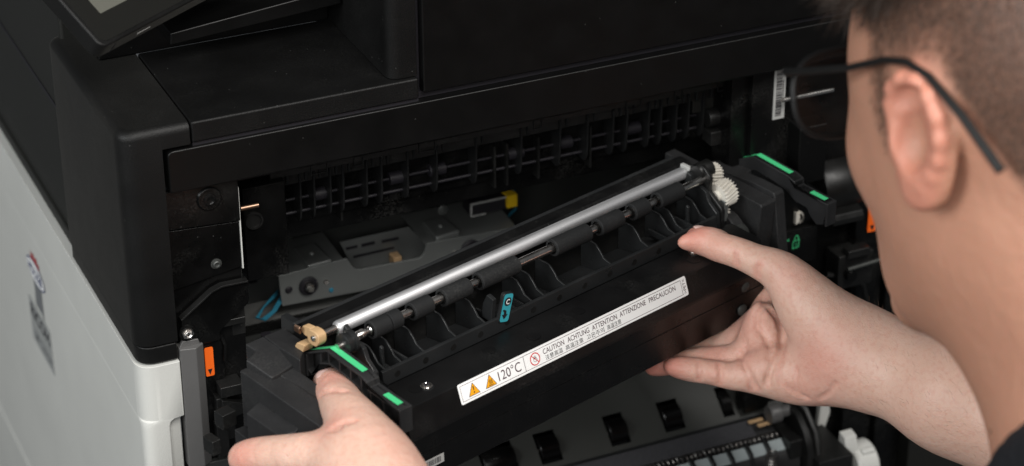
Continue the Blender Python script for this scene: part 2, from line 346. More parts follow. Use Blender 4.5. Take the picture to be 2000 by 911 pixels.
# grey hinge strip
mb = MB(); mb.prism([(0.9, -0.8), (8.6, -2.6), (13.2, 0.6), (13.2, 6.2), (0.9, 6.2)], 2, -62, 7.2)
mb.build('hinge_strip', 'grey_strip', P, bevel=0.5)
MB().prism([(1.2, 7.0), (3.0, 10.4), (11.0, 10.0), (12.0, 6.4)], 1, 0.9, 3.4).build('strip_cap', 'grey_strip', P, bevel=0.4)
MB().box((8, 1, -75), (27, 10, -63)).build('lower_bracket', 'dark_sheet', P, bevel=0.6)
def orange_tag(x0, x1, z0, z1, y):
    w, h = x1-x0, z1-z0; o = (x0, y, z0); ex, ey, ez = (1, 0, 0), (0, 0, 1), (0, -1, 0)
    t = place(slab(rounded([(0, 0), (w, 0), (w, h), (0, h)], 0.9, 4), 0, 0.5), o, ex, ey, ez).build('orange_tag', 'orange_label', P)
    place(flat([(w*.22, h*.25), (w*.5, h*.05), (w*.78, h*.25)], 0.62), o, ex, ey, ez).build('arrow_mark', 'ink_black', t)
    return t
orange_tag(14.2, 18.6, -13.9, 2.4, 3.6)
MB().box((13.4, 4.1, -120), (24.5, 6.3, 6)).build('latch_post', 'frame_black', P, bevel=0.4)
# clutter under the left latch: catch, wedge and clip
mb = MB(); mb.box((19, -4, -24), (31, 8, -18)); mb.box((17, -2, -33), (23, 8, -25)); mb.prism([(19, -24.5), (33, -30), (33, -34), (24, -36), (19, -33)], 1, -5, 2)
mb.build('catch', 'inner_plastic', P, bevel=0.5)
mb = MB(); mb.box((20, -2, -50), (26, 8, -38)); mb.prism([(16, -40), (22, -44), (22, -58), (16, -60)], 1, -3, 4); mb.build('catch_guide', 'inner_plastic', P, bevel=0.5)
mb = MB(); mb.box((24, 2, 12.5), (36, 5, 16)); mb.box((30, 6, 4), (37, 9, 20)); mb.build('wire_clip', 'inner_plastic', P, bevel=0.4)
MB().tube([(23, 4, 8), (25, 3, 2), (24, 2, -6), (27, 1, -10)], 1.0).build('spring_arm', 'frame_black', P)
# --- cavity: back wall, ceiling, floors
MB().box((37, 136, -150), (420, 140, 100)).build('rear_wall', 'dark_sheet', P)
MB().box((37, 16, 91), (420, 140, 93)).build('cavity_ceiling', 'frame_black', P)
MB().prism([(40, -33), (90, -46), (136, -60), (136, -64), (40, -60)], 0, 38, 420).build('cavity_floor', 'frame_black', P, bevel=0.5)
MB().prism([(14, -16), (70, -38), (70, -42), (14, -20)], 0, 38.2, 110).build('floor_plate', 'dark_sheet', P, bevel=0.4)
for (px, py, r) in [(578, 632, 5.0), (520, 655, 3.0)]:
    c = np.array(on(px, py, 1, 45)); zz = -16-(45-14)*22/56; c[2] = zz+0.1
    d = ray(px, py); t = (zz+0.15-CAM[2])/d[2]; c = CAM+d*t
    MB().ring([(0, r), (1, r)], c, c+np.array([0, -0.0, 0.5]), 20).build('plate_hole', 'ink_black', P)
# left wall sheet behind the side sheet, with square hole
MB().box((60, 128, -90), (104, 135, 20)).build('rear_sheet', 'zinc_sheet', P)
c = on(494, 545, 1, 127.4); MB().box((c[0]-2.4, 127.2, c[2]-2.6), (c[0]+2.4, 128.2, c[2]+2.6)).build('square_hole', 'ink_black', P)
c = on(484, 521, 1, 127.4); MB().cyl((c[0], 127.2, c[2]), (c[0], 128.2, c[2]), 2.0, 16).build('round_hole', 'ink_black', P)
# --- exit guide with ribs
rail_y = 30
guide = MB().box((46, rail_y+3, 66), (318, rail_y+30, 90)).build('exit_guide', 'inner_plastic', P, bevel=0.5)
MB().box((46, rail_y+12, 40), (318, rail_y+22, 66)).build('guide_back', 'frame_black', guide)
MB().box((44, 16.5, 84.6), (322, 31, 88)).build('guide_rail', 'inner_plastic', guide, bevel=0.4)
MB().box((60, 24, 76), (318, 25, 84.4)).build('guide_lip', 'inner_plastic', guide, bevel=0.2)
ribx = [549, 586, 613, 645, 670, 716, 745, 796, 853, 930, 1018, 1094, 1148, 1198, 1225, 1268, 1292, 1322, 1346, 1375]
riby = [364, 361, 355, 351, 343, 334, 328, 315, 306, 288, 270, 255, 240, 233, 226, 218, 214, 207, 202, 196]
rib0 = tab0 = None
for k, (px, py) in enumerate(zip(ribx, riby)):
    c = on(px, py, 1, 32)
    if rib0 is None:
        pr = rounded([(-1.0, 6), (-0.6, -3), (0.0, -16), (1.5, -21), (4, -23), (14, -22), (14, 6)], [0, 2, 4, 2, 1, 0, 0], 4)
        rib0 = MB().prism(pr, 0, -0.55, 0.55).build('rib', 'rib_black', guide, bevel=0.25)
        tab0 = MB().prism([(-6, 4), (-6.5, 10), (-5.2, 11), (-3, 4), (-4.2, -0.5), (-5.4, 0)], 0, -0.5, 0.5).build('rib_tab', 'rib_black', guide, bevel=0.15)
        rib0.location = Vector((c[0], 32, 66))*.001; tab0.location = Vector((c[0]+1.5, 32, 70))*.001
    else:
        dup(rib0, guide, (c[0], 32, 66)); dup(tab0, guide, (c[0]+1.5, 32, 70))
    if k % 3 == 1:                                                # rectangular frames between the tabs
        m = MB(); w = 9 if k % 2 else 5
        m.box((0, 0, 0), (w, .8, .5)); m.box((0, 0, 5.6), (w, .8, 6.1)); m.box((0, 0, .5), (.5, .8, 5.6)); m.box((w-.5, 0, .5), (w, .8, 5.6))
        o = m.build('guide_window', 'rib_black', guide); o.location = Vector((c[0]+3, 23.2, 74))*.001
for z, y in ((54, 40), (47, 39)):
    MB().cyl((60, y, z), (314, y, z), 0.9, 12).build('guide_rod', 'ink_black', guide)
for x in (86, 128, 150, 194, 222, 262):
    MB().cyl((x, 40, 54), (x+9, 40, 54), 3.4, 16).build('guide_roller', 'ink_black', guide, bevel=0.3)
for x in (100, 185, 192, 210, 240):
    MB().box((x, 36, 38), (x+1.2, 46, 62)).build('inner_rib', 'inner_plastic', guide)
mb = MB(); mb.box((44, 20, 24), (66, 40, 76)); mb.build('guide_end_block', 'frame_black', guide, bevel=0.6)
c = on(497, 432, 1, 19.4); MB().ring([(0, 4.6), (1, 4.6), (1, 3.6), (0.2, 3.6)], c+np.array([0, .8, 0]), c+np.array([0, -.3, 0]), 24).build('boss_ring', 'inner_plastic', guide)
mb = MB(); mb.prism([(46, 38), (66, 38), (66, 30), (310, 30), (310, 40), (230, 40), (222, 33), (196, 33), (190, 40), (318, 40), (318, 46), (46, 46)][:4]+[(318, 30), (318, 44), (46, 44)], 1, 44, 52)
mb.build('guide_skirt', 'frame_black', guide, bevel=0.4)
c = on(865, 410, 1, 60); MB().ring([(0, 3.2), (0.4, 3.0), (1, 1.2)], c, c+np.array([0, -1.5, 0]), 16).build('skirt_screw', 'dark_sheet', guide)
# --- zinc bracket at the back
def brk(pxs, y): return [(on(px, py, 1, y)[0], on(px, py, 1, y)[2]) for px, py in pxs]
face = rounded(brk([(544, 540), (678, 505), (694, 529), (827, 503), (833, 476), (1010, 444), (1010, 505), (860, 540), (551, 599)], 90), [1, 1, 4, 4, 1, 0, 0, 2, 1], 4)
bracket = MB().prism(face, 1, 90, 91.2).build('metal_bracket', 'zinc_sheet', P, bevel=0.25)
zt = -18.5
MB().sheet([(82.8, 90.4, zt), (121, 90.4, zt), (121, 126, zt+1), (76, 126, zt+1)], (0, 0, -1)).build('bracket_top', 'zinc_sheet', bracket, bevel=0.2)
MB().sheet([(168, 90.4, zt-.8), (222, 90.4, zt-1.4), (222, 126, zt+1), (168, 126, zt+1)], (0, 0, -1)).build('bracket_top', 'zinc_sheet', bracket, bevel=0.2)
q = [on(px, py, 1, 108) for px, py in [(664, 474), (799, 444), (832, 478), (827, 512), (694, 537)]]
MB().prism([(p[0], p[2]) for p in q], 1, 108, 109).build('pocket_plate', 'zinc_sheet', bracket, bevel=0.2)
for pts in ([(675, 484), (698, 479), (698, 484), (676, 489)], [(706, 477), (732, 471), (732, 477), (706, 483)], [(745, 470), (778, 463), (779, 468), (746, 475)], [(690, 500), (770, 482), (770, 486), (690, 505)]):
    q = [on(px, py, 1, 107.8) for px, py in pts]; MB().prism([(p[0], p[2]) for p in q], 1, 107.6, 107.9).build('slot', 'ink_black', bracket)
c = on(772, 506, 1, 104); MB().box((c[0]-2.5, 100, c[2]-3), (c[0]+2.5, 107, c[2]+3)).build('sensor_block', 'tan_plastic', bracket, bevel=0.6)
def boss(px0, px1, pys):
    q = [on(px, py, 2, zt+2.6) for px, py in pys]
    m = MB(); m.sheet([np.array(p)-np.array([0, 0, 4]) for p in q], (0, 0, 4)); m.build('raised_pad', 'zinc_sheet', bracket, bevel=1.2, seg=3)
    cc = sum(np.array(p) for p in q)/4; MB().ring([(0, 1.6), (0.6, 1.4), (1, .8)], cc, cc+np.array([0, 0, 1.2]), 14).build('pad_stud', 'zinc_sheet', bracket)
boss(0, 0, [(572, 484), (615, 472), (649, 507), (601, 519)])
boss(0, 0, [(824, 432), (866, 421), (899, 450), (852, 464)])
for (px, py, r) in [(602, 558, 5.4), (918, 485, 5.4)]:
    c = np.array(on(px, py, 1, 89.9))
    MB().ring([(0, r), (0.5, r), (0.8, r*.9), (0.8, r*.72), (0.3, r*.66)], c, c+np.array([0, -2.4, 0]), 28).build('bushing', 'ink_black', bracket)
    MB().ring([(0, 2.6), (0.6, 2.6), (0.75, 2.2), (0.8, 1.7), (1, 1.6), (1.0, 0.2)], c+np.array([0, -.5, 0]), c+np.array([0, -5, 0]), 20).build('bushing_pin', 'steel', bracket)
for px, py, r, mm in [(564, 567, 2.2, 'ink_black'), (637, 551, 1.6, 'steel'), (647, 567, 1.4, 'cable_blue'), (888, 493, 1.3, 'steel')]:
    c = np.array(on(px, py, 1, 89.9)); MB().ring([(0, r), (1, r*.7)], c, c+np.array([0, -.8, 0]), 14).build('rivet', mm, bracket)
for dx in (0, 3, 6):
    a = at(545, 590, 1325); b = at(525+dx, 625, 1310); e = at(500+dx, 622, 1300); f = at(552, 560, 1330)
    MB().tube([f, at(546+dx, 585, 1322), at(532+dx, 608, 1312), at(512+dx, 624+dx*.3, 1304), at(500+dx*.7, 622, 1300), at(515, 600, 1308), at(542, 575-dx, 1328)], 0.55, 6).build('blue_wire', 'cable_blue', P)
# connector by the bracket
c0 = on(920, 423, 1, 100); c1 = on(985, 385, 1, 100)
conn = MB().box((c0[0], 100, c0[2]), (on(988, 400, 1, 100)[0], 112, c0[2]+7.5)).build('connector_shell', 'ink_black', P, bevel=0.3)
x0, x1, z0, z1 = c0[0]-.3, on(988, 400, 1, 100)[0], c0[2]-.3, c0[2]+7.8
m = MB(); m.box((x0, 99.3, z1-.7), (x1, 100.4, z1)); m.box((x0, 99.3, z0), (x0+.8, 100.4, z1-.8)); m.box((x0+.8, 99.3, z0), (x0+9, 100.4, z0+.6)); m.build('connector_frame', 'label_grey', conn)
MB().box((x1+.2, 98.6, z0+1), (x1+6.5, 108, z1+.6)).build('yellow_plug', 'connector_yellow', conn, bevel=0.4)
MB().tube([(x1+6, 104, z1), (x1+10, 108, z1+1), (x1+16, 118, z1-4), (x1+22, 130, z1-10)], 0.7).build('blue_wire', 'cable_blue', P)
MB().tube([(x0+30, 108, z0), (x0+33, 112, z0-8), (x0+30, 118, z0-16)], 0.7).build('blue_wire', 'cable_blue', P)
# --- right inner frame
rf = MB().box((322, 10, -160), (400, 14, 91)).build('right_frame', 'frame_black', P, bevel=0.4)
MB().box((312, 14.2, 30), (330, 34, 90.8)).build('end_sheet', 'frame_black', P, bevel=0.3)
MB().box((300, 34.5, 58), (321.5, 36, 90.8)).build('rear_flap', 'side_grey_black', P, bevel=0.5)
mb = MB(); mb.ring([(0, 8), (.3, 8), (.3, 5), (1, 5)], (318, 30, 56), (306, 30, 56), 20); mb.box((306, 24, 42), (318, 34, 50)); mb.build('latch_boss', 'inner_plastic', P, bevel=0.5)
bx0, bz1 = on(1514, 142, 1, 9.6)[0], on(1514, 142, 1, 9.6)[2]+2
bar = MB().box((bx0-.2, 9.3, bz1-29.5), (bx0+6.6, 9.9, bz1)).build('serial_label', 'label_grey', P)
zz = bz1-1.5; rr = random.Random(3); k = 0
m = MB()
while zz > bz1-27.5:
    h = rr.choice([.25, .35, .5, .8]); m.box((bx0+1.0, 9.18, zz-h), (bx0+4.6, 9.28, zz)); zz -= h+rr.choice([.25, .35, .55])
m.build('barcode', 'ink_black', bar)['kind'] = 'stuff'
MB().box((bx0+5.0, 9.2, bz1-17), (bx0+5.5, 9.28, bz1-7)).build('label_print', 'ink_black', bar)
c = on(1536, 187, 1, 9); MB().cyl((c[0]-5, 5, c[2]), (c[0]+26, 5, c[2]), 1.3, 14).build('cross_shaft', 'steel', P)
# motor drum, ledge, post, lock plate
m = MB(); m.ring([(0, 13.5), (0.06, 14.5), (0.94, 14.5), (1, 13.8)], (363, 10, 12), (388, 10, 12), 36); m.box((363, 1, -4), (386, 20, 4)); m.build('drum_cover', 'inner_plastic', P, bevel=0.3)
MB().prism([(-8, -1.5), (-6.5, 1.2), (6, 4.0), (6, -6), (-7.5, -5)], 0, 366, 385).build('drum_ledge', 'inner_plastic', P, bevel=0.8)
MB().box((386.5, 2, -160), (402, 9.6, 40)).build('latch_post', 'frame_black', P, bevel=0.5)
orange_tag(393.4, 399.2, -18.8, -2.6, 1.4)
MB().box((340, 6.4, -32), (365, 9.7, -10)).build('lock_plate', 'frame_black', P, bevel=0.3)
c = on(1553, 466, 1, 6.2)
lm = MB(); lm.add(*[(lambda q: (q.v, q.f))(flat([(-9, -8.5), (-8.2, -8.5), (-7.2, 1.5), (-8, 1.5)]))][0]); lm.add(*(lambda q: (q.v, q.f))(flat([(-5.6, 1.2), (-3.6, 2.2), (-3.8, 0.4)])))
q = ringflat([(-1.6, -5), (2.6, -4.4), (2.9, 0.6), (-1.3, 0)], [(-1.0, -4.3), (2.0, -3.8), (2.3, 0), (-.8, -.6)]); lm.add(q.v, q.f)
q = ringflat([(-.6, .2), (-.4, 2.4), (.8, 3.4), (2.0, 2.8), (2.3, .6)], [(0, .2), (.1, 2.1), (.8, 2.7), (1.5, 2.3), (1.7, .5)]); lm.add(q.v, q.f)
q = flat([(.4, -3), (.9, -3), (1.0, -1.4), (.5, -1.4)]); lm.add(q.v, q.f)
place(lm, (c[0], 6.2, c[2]-1.5), (1, 0, 0), (0, 0, 1), (0, -1, 0)).build('lock_symbol', 'green_paint', P)
mb = MB(); mb.box((372, -6, -47), (394, 8, -26)); mb.box((376, -9, -27), (390, -2, -22)); mb.build('latch_block', 'inner_plastic', P, bevel=0.8)
MB().cyl((376, -9, -33), (398, -9, -31.5), 1.2, 12).build('latch_pin', 'dark_sheet', P)
MB().ring([(0, 3.6), (1, 3.2)], (379, -6, -38), (379, -9.5, -38), 18).build('latch_knob', 'frame_black', P, bevel=.3)
mb = MB(); c = on(1640, 545, 1, -4); mb.tube([(c[0]-6, 0, c[2]+2), (c[0]+10, -4, c[2]-1), (c[0]+15, -5, c[2]-7), (c[0]+18, -5, c[2]-18), (c[0]+17, -4, c[2]-26)], [1.6, 1.8, 1.5, 1.3, 1.2]); mb.build('release_hook', 'inner_plastic', P)
c = on(1556, 424, 1, 9); pr = [(c[0]-1.5, c[2]-3.6), (c[0]-1.5, c[2]+3.6)]
for k in range(-3, 4):
    a = R(k*22); pr += [(c[0]+2.0*math.cos(a+.16), c[2]-2.6*math.sin(a+.16)), (c[0]+3.6*math.cos(a), c[2]-3.9*math.sin(a)), (c[0]+2.0*math.cos(a-.16), c[2]-2.6*math.sin(a-.16))]
MB().prism(pr, 1, 7.0, 9.5).build('gear_segment', 'gear_white', P)
for x0, x1, y0 in [(402.6, 409, 7), (410, 418, 3), (419.2, 431, 9), (432.5, 700, 0)]:
    MB().box((x0, y0, -500), (x1, 60, 92)).build('right_trim', 'frame_black' if x1 < 600 else 'side_grey_black', P, bevel=0.8)
# dark blocks filling the right half of the cavity
MB().box((336, 14, 20), (386, 60, 90)).build('drive_housing', 'frame_black', P, bevel=1.0)
MB().box((345, -2, 22), (362, 14, 56)).build('drive_cover', 'panel_black', P, bevel=1.0)
MB().box((322.5, 4, -120), (338, 9.8, -40)).build('lower_plate', 'frame_black', P, bevel=0.6)

# --- lower paper path: grey guide plate with rollers, then the transfer unit in front
zu = -125.5
o = np.array([60.0, 6.0, zu+1.5]); ex = np.array([1.0, 0, 0]); sl = R(40); ey = np.array([0, math.cos(sl), math.sin(sl)]); ez = np.cross(ex, ey)
def plate_xy(px, py):
    d = ray(px, py); t = ((o-CAM) @ ez)/(d @ ez); q = CAM+d*t-o; return q @ ex, q @ ey
wins = []
for px0, py0, px1, py1 in [(935, 893, 1017, 912), (1047, 872, 1104, 905), (1185, 843, 1244, 890), (1289, 813, 1350, 860), (1403, 785, 1445, 832)]:
    a = plate_xy(px0, py0); b = plate_xy(px1, py1 if py1 < 911 else 920); top = plate_xy((px0+px1)/2, (py0-8)); wins.append((a[0], b[0]))
wy0 = 3.0; wy1 = 21.0
m = MB(); L_, T_ = 290, 130
m.box((0, 0, -1.2), (L_, wy0, 0)); m.box((0, wy1, -1.2), (L_, T_, 0))
xs = [0]+[v for w in wins for v in w]+[L_]
for k in range(0, len(xs), 2): m.box((xs[k], wy0, -1.2), (xs[k+1], wy1, 0))
gp = place(m, o, ex, ey, ez).build('guide_plate', 'guide_grey', P)
for k, (a, b) in enumerate(wins):
    m = MB(); m.ring([(0, 7.2), (0.05, 7.8), (0.95, 7.8), (1, 7.2)], (a+.8, (wy0+wy1)/2, -4.2), (b-.8, (wy0+wy1)/2, -4.2), 28)
    place(m, o, ex, ey, ez).build('feed_roller', 'fuser_gloss', gp)
    place(MB().box((a+.2, wy0+.2, -16), (b-.2, wy1-.2, -15)), o, ex, ey, ez).build('roller_well', 'ink_black', gp)
place(MB().cyl((5, (wy0+wy1)/2, -4.2), (L_-2, (wy0+wy1)/2, -4.2), 2.2, 12), o, ex, ey, ez).build('feed_shaft', 'steel', gp)
def gear_mb(r, teeth, w, twist=0.0, depth=1.6, hub=0.45, slices=5):
    m = MB(); n = teeth*4; secs = []
    for s in range(slices):
        t = s/(slices-1); a0 = twist*t
        secs.append([((r if (k % 4) in (1, 2) else r-depth)*math.cos(a0+2*math.pi*(k+(.25 if k % 4 == 1 else -.25 if k % 4 == 2 else 0))/n), (r if (k % 4) in (1, 2) else r-depth)*math.sin(a0+2*math.pi*(k+(.25 if k % 4 == 1 else -.25 if k % 4 == 2 else 0))/n), w*t) for k in range(n)])
    loft(m, secs); m.ring([(0, r*hub), (0.9, r*hub), (1, r*hub*.9), (1, r*hub*.5), (.6, r*hub*.5)], (0, 0, w*.8), (0, 0, w*1.25), 20)
    m.ring([(0, r*hub*.9), (1, r*hub)], (0, 0, -w*.2), (0, 0, w*.1), 20)
    return m
ga = plate_xy(1452, 800)
gw = at(1452, 798, 1395)
place(gear_mb(7.5, 26, 9, 0.15, 0.9), gw, (0, 1, 0), (0, 0, 1), (1, 0, 0)).build('feed_gear', 'gear_white', gp)
# transfer unit bar
tu = MB().prism([(4.8, zu), (-5.0, zu-5.0), (-6.0, zu-7.4), (-10.6, zu-7.4), (-11.4, zu-5.6), (-18, zu-9.2), (-22, zu-15), (-23, zu-26), (4, zu-30)], 0, 130, 345).build('transfer_unit', 'housing_black', P, bevel=0.4)
MB().box((130, 5.2, zu-2), (340, 6.6, zu+1.4)).build('back_lip', 'guide_plastic', tu, bevel=0.3)
MB().prism([(4.6, zu+.35), (-4.9, zu-4.55), (-4.9, zu-5.0), (4.6, zu-.1)], 0, 131, 326).build('felt_strip', 'felt', tu)
pts = []; turns = 52
for k in range(turns*12+1):
    a = 2*math.pi*k/12; pts.append((190+148*k/(turns*12), -8.3+2.1*math.cos(a), zu-4.9+2.1*math.sin(a)))
MB().tube(pts, 0.5, 6).build('coil_spring', 'spring_steel', tu)
for k, x in enumerate(np.arange(246, 336, 11.6)):
    MB().prism([(-11.6, zu-5.1), (-14.4, zu-6.6), (-17.8, zu-8.5), (-17.8, zu-9.6), (-11.6, zu-6.2)], 0, x+1.1, x+(10.6 if k != 2 else 10.4)).build('pale_pad', 'pad_grey', tu, bevel=0.25)
    MB().prism([(-10, zu-3.0), (-14, zu-3.7), (-18.6, zu-6.0), (-20.6, zu-10.2), (-21.2, zu-16.5), (-19.4, zu-16.5), (-18.6, zu-11), (-10, zu-7)], 0, x-1.2, x+0.9).build('guard_rib', 'guide_plastic', tu, bevel=0.4)
# end cheek of the unit
mb = MB(); mb.prism([(-28, zu-30), (-28, zu-8), (-22, zu+2), (-12, zu+9), (-4, zu+9), (2, zu+2), (6, zu-30)], 0, 346, 350); mb.box((338, -22, zu-14), (346, 0, zu-2)); mb.box((350, -34, zu-40), (372, 0, zu-12)); mb.build('end_cheek', 'inner_plastic', tu, bevel=0.7)
MB().ring([(0, 5), (.1, 5.6), (.5, 5.6), (.5, 3.6), (1, 3.6)], (334, -3, zu+6), (347, -3, zu+6), 22).build('end_bushing', 'grey_strip', tu)
MB().tube([(351, -2, zu+12), (354, -10, zu+8), (355, -20, zu-2), (354, -26, zu-14)], [2, 2.2, 2.2, 1.8]).build('end_lever', 'inner_plastic', tu)
for yy, x in ((2, 324), (-3, 327)):
    MB().box((x, yy-2, zu+.6), (x+9, yy+.4, zu+1.8)).build('brass_contact', 'tan_plastic', tu, bevel=0.3)
c = on(1508, 898, 1, -30); pts = [(c[0]+3.2*math.cos(2*math.pi*k/10), c[1]+3.2*math.sin(2*math.pi*k/10), c[2]+4-12*k/60) for k in range(61)]
MB().tube(pts, 0.5, 5).build('pressure_spring', 'spring_steel', tu)
# white parts at the lower right
c = np.array(on(1670, 880, 1, -22))
mb = MB(); mb.ring([(0, 12), (.1, 13), (.9, 13), (1, 12)], c+np.array([-4, 0, -9]), c+np.array([10, 0, -9]), 36)
pl = [(-13, 12), (-4, 14), (-3, 3), (4, -2), (-8, -6), (-10, 2)]
mb.prism([(c[1]*0+y, z) for y, z in [(0, 0)]]*0 or [(c[1]-4, c[2]-6), (c[1]-5, c[2]+4), (c[1]-2, c[2]+12), (c[1]+4, c[2]+13), (c[1]+4, c[2]-4)], 0, c[0]-9, c[0]-1)
mb.cyl(c+np.array([0, -6, 2]), c+np.array([8, -6, 2]), 2.2, 14)
mb.build('white_cam', 'white_plastic', P, bevel=0.6)
c = np.array(on(1605, 800, 1, 0)); MB().prism([(c[0]-5, c[2]+12), (c[0]+4, c[2]+14), (c[0]+6, c[2]-4), (c[0]+3, c[2]-14), (c[0]-2, c[2]-12), (c[0]-1, c[2]+2)], 1, 0, 4).build('white_arm', 'white_plastic', P, bevel=0.8)
# dark base below everything
MB().box((20, 12, -600), (400, 140, -140)).build('lower_body', 'frame_black', P)
MB().box((37.5, 14.5, -150), (60, 120, -62)).build('left_inner_block', 'frame_black', P, bevel=1)
MB().box((24, 8.2, -150), (37, 60, -60)).build('left_well', 'frame_black', P, bevel=1)

# --- badge and sticker on the white side: reading direction runs towards the front (-y), up is +z
SX = -20.5
def side(mb, y0, z0, h=0.12): return place(mb, (SX-h, y0, z0), (0, -1, 0), (0, 0, 1), (-1, 0, 0))
bd = side(slab(rounded([(0, 0), (47.5, 0), (47.5, 15.5), (0, 15.5)], 0.6, 3), 0, 0.3), 239.5, -97.5).build('name_badge', 'badge_silver', P)
side(text_mb('RICOH', 3.0, 3.6, 44.5, 12.2, 0.02), 239.5, -97.5, 0.5).build('badge_lettering', 'ink_black', bd)
bd2 = side(slab(rounded([(0, 0), (47.5, 0), (47.5, 13), (0, 13)], 0.6, 3), 0, 0.2), 239.5, -111.5).build('model_badge', 'badge_silver', P)
side(text_mb('IM C3010A', 8, 3.4, 44.5, 9.6, 0.005), 239.5, -111.5, 0.4).build('badge_lettering', 'logo_grey', bd2)
st = side(flat(circ(0, 0, 20, 7.2)), 213.5, -55.5, 0.35).build('company_sticker', 'logo_navy', P)
side(flat(circ(0, 0, 18.8, 6.2)), 213.5, -55.5, 0.45).build('sticker_oval', 'label_white', st)
side(text_mb('HOLZER', -15.5, -3.4, 15.5, 3.4, 0.03), 213.5, -55.5, 0.55).build('sticker_lettering', 'logo_navy', st)
side(flat([(-8, 5.5), (-8.5, 11.5), (-5.5, 9.8), (-3, 12.2), (1, 10.2), (5, 12.5), (7, 9.5), (10, 10.2), (10, 4.6), (4, 6.8), (-3, 7.0)]), 213.5, -55.5, 0.30).build('sticker_crown', 'logo_red', st)
side(flat([(-9, -3), (9, -3), (9.5, -27), (7.0, -24), (-8, -24), (-7, -14)]), 213.5, -55.5, 0.25).build('sticker_arrow', 'logo_grey', st)

# ================================================================== THE FUSER UNIT (held in both hands, its near end swung 18 degrees out)
PHI = R(17.98)
A0 = on(655, 642, 2, 44.0)
FRM = np.array([[math.cos(PHI), math.sin(PHI), 0], [-math.sin(PHI), math.cos(PHI), 0], [0, 0, 1]])
def fl(px, py, ax, val):                                           # line of sight against a plane of the unit's own frame (x along it, y back, z up)
    oo = FRM @ (CAM-A0); d = FRM @ ray(px, py); return oo+d*((val-oo[ax])/d[ax])
def fw(p): return A0 + FRM.T @ np.array(p, float)                   # unit frame -> world (mm)
fuser = empty('fuser_unit', 'black fuser unit with silver roller and white caution label held in both hands', 'printer part', A0, PHI)
U = fuser
# front cover
prof = [(-29.5, -20.3), (-49.2, -21.0), (-50.2, -21.6), (-54.8, -34.4), (-55.0, -35.6), (-52.4, -63.4), (-50.5, -65.4), (-20, -66), (-20, -42), (-29.5, -34)]
cover = MB().prism(prof, 0, -1.5, 238).build('front_cover', 'fuser_black', U, bevel=0.45)
MB().prism([(-55.0, -36.4), (-54.2, -45), (-53.6, -45), (-54.4, -36.4)], 0, 0, 236).build('lower_band', 'fuser_gloss', cover)
MB().prism([(-54.35, -45.7), (-52.6, -63.2), (-52.0, -63.2), (-53.7, -45.7)], 0, 0, 236).build('lower_band', 'fuser_gloss', cover)
for x, y in ((fl(833, 755, 2, -20.6)[0], fl(833, 755, 2, -20.6)[1]), (fl(1355, 493, 2, -20.6)[0], fl(1355, 493, 2, -20.6)[1])):
    MB().ring([(0, 3.6), (0.4, 3.5), (0.5, 3.0)], (x, y, -20.9), (x, y, -20.2), 24).build('screw_seat', 'guide_plastic', cover)
    s = screw_mb((x, y, -20.4), (0, 0, 1), 2.1, 1.1).build('cover_screw', 'steel', cover)
    for a in (20, 110):
        MB().box((-1.5, -.28, 0), (1.5, .28, .4), Matrix.Translation((x, y, -19.5)) @ Matrix.Rotation(R(a), 4, 'Z')).build('screw_slot', 'ink_black', cover)
for k, x in enumerate((14, 62, 86, 118, 150, 196, 222)):
    c = (x, -40+3*math.sin(k*2.1), -20.62); MB().ring([(0, 3.4), (1, 3.4)], c, (c[0], c[1], c[2]+.12), 24).build('ejector_mark', 'fuser_black', cover)
# barcode on the lower face
sl1 = fl(866, 884, 1, -53.8); sx0 = sl1[0]-21.0; sz0 = sl1[2]-4.6
place(flat([(0, 0), (21, 0), (21, 4.8), (0, 4.8)], 0.0), (sx0, -54.3, sz0), (1, 0, 0), (0, 0.05, 1), (0, -1, 0)).build('serial_label', 'label_grey', cover)
m = MB(); x = .8; rr = random.Random(5)
while x < 19:
    w = rr.choice([.2, .3, .5]); q = place(flat([(x, 1.0), (x+w, 1.0), (x+w, 3.9), (x, 3.9)], 0.08), (sx0, -54.3, sz0), (1, 0, 0), (0, 0.05, 1), (0, -1, 0)); m.add(q.v, q.f); x += w+rr.choice([.2, .3, .5])
m.build('barcode', 'ink_black', cover)['kind'] = 'stuff'
# ---- caution label on the sloped face
fo = np.array([0, -50.2, -21.6]); fu = np.array([1.0, 0, 0]); fd = np.array([0, -4.6, -12.8]); fd /= np.linalg.norm(fd); fn = np.cross(fu, -fd); fn = fn if fn[1] < 0 else -fn
def lab(px, py):
    oo = FRM @ (CAM-A0); d = FRM @ ray(px, py); t = ((fo-oo) @ fn)/(d @ fn); q = oo+d*t-fo; return q @ fu, -(q @ fd)
lx0, lx1 = lab(893, 757)[0], lab(1337, 540)[0]; ly1 = (lab(893, 757)[1]+lab(1333, 537)[1])/2; ly0 = (lab(905, 796)[1]+lab(1341, 573)[1])/2
def lput(mb, h): return place(mb, fo, fu, -fd, fn) if h is None else place(mb, fo+fn*h, fu, -fd, fn)
caution = lput(slab(rounded([(lx0, ly0), (lx1, ly0), (lx1, ly1), (lx0, ly1)], 1.0, 4), 0.03, 0.16), 0).build('caution_label', 'label_white', U, label='white caution label with amber warning triangles and multilingual text')
def frame(x0, y0, x1, y1, w): return ringflat([(x0, y0), (x1, y0), (x1, y1), (x0, y1)], [(x0+w, y0+w), (x1-w, y0+w), (x1-w, y1-w), (x0+w, y1-w)])
LH = ly1-ly0
lput(frame(lx0+1.1, ly0+1.1, lx1-3.6, ly1-1.1, 0.22), .22).build('label_border', 'ink_brown', caution)
xd = (lab(1021, 698)[0]+lab(1028, 732)[0])/2
lput(flat([(xd, ly0+1.2), (xd+.25, ly0+1.2), (xd+.25, ly1-1.2), (xd, ly1-1.2)]), .22).build('label_divider', 'ink_brown', caution)
ym = (ly0+ly1)/2
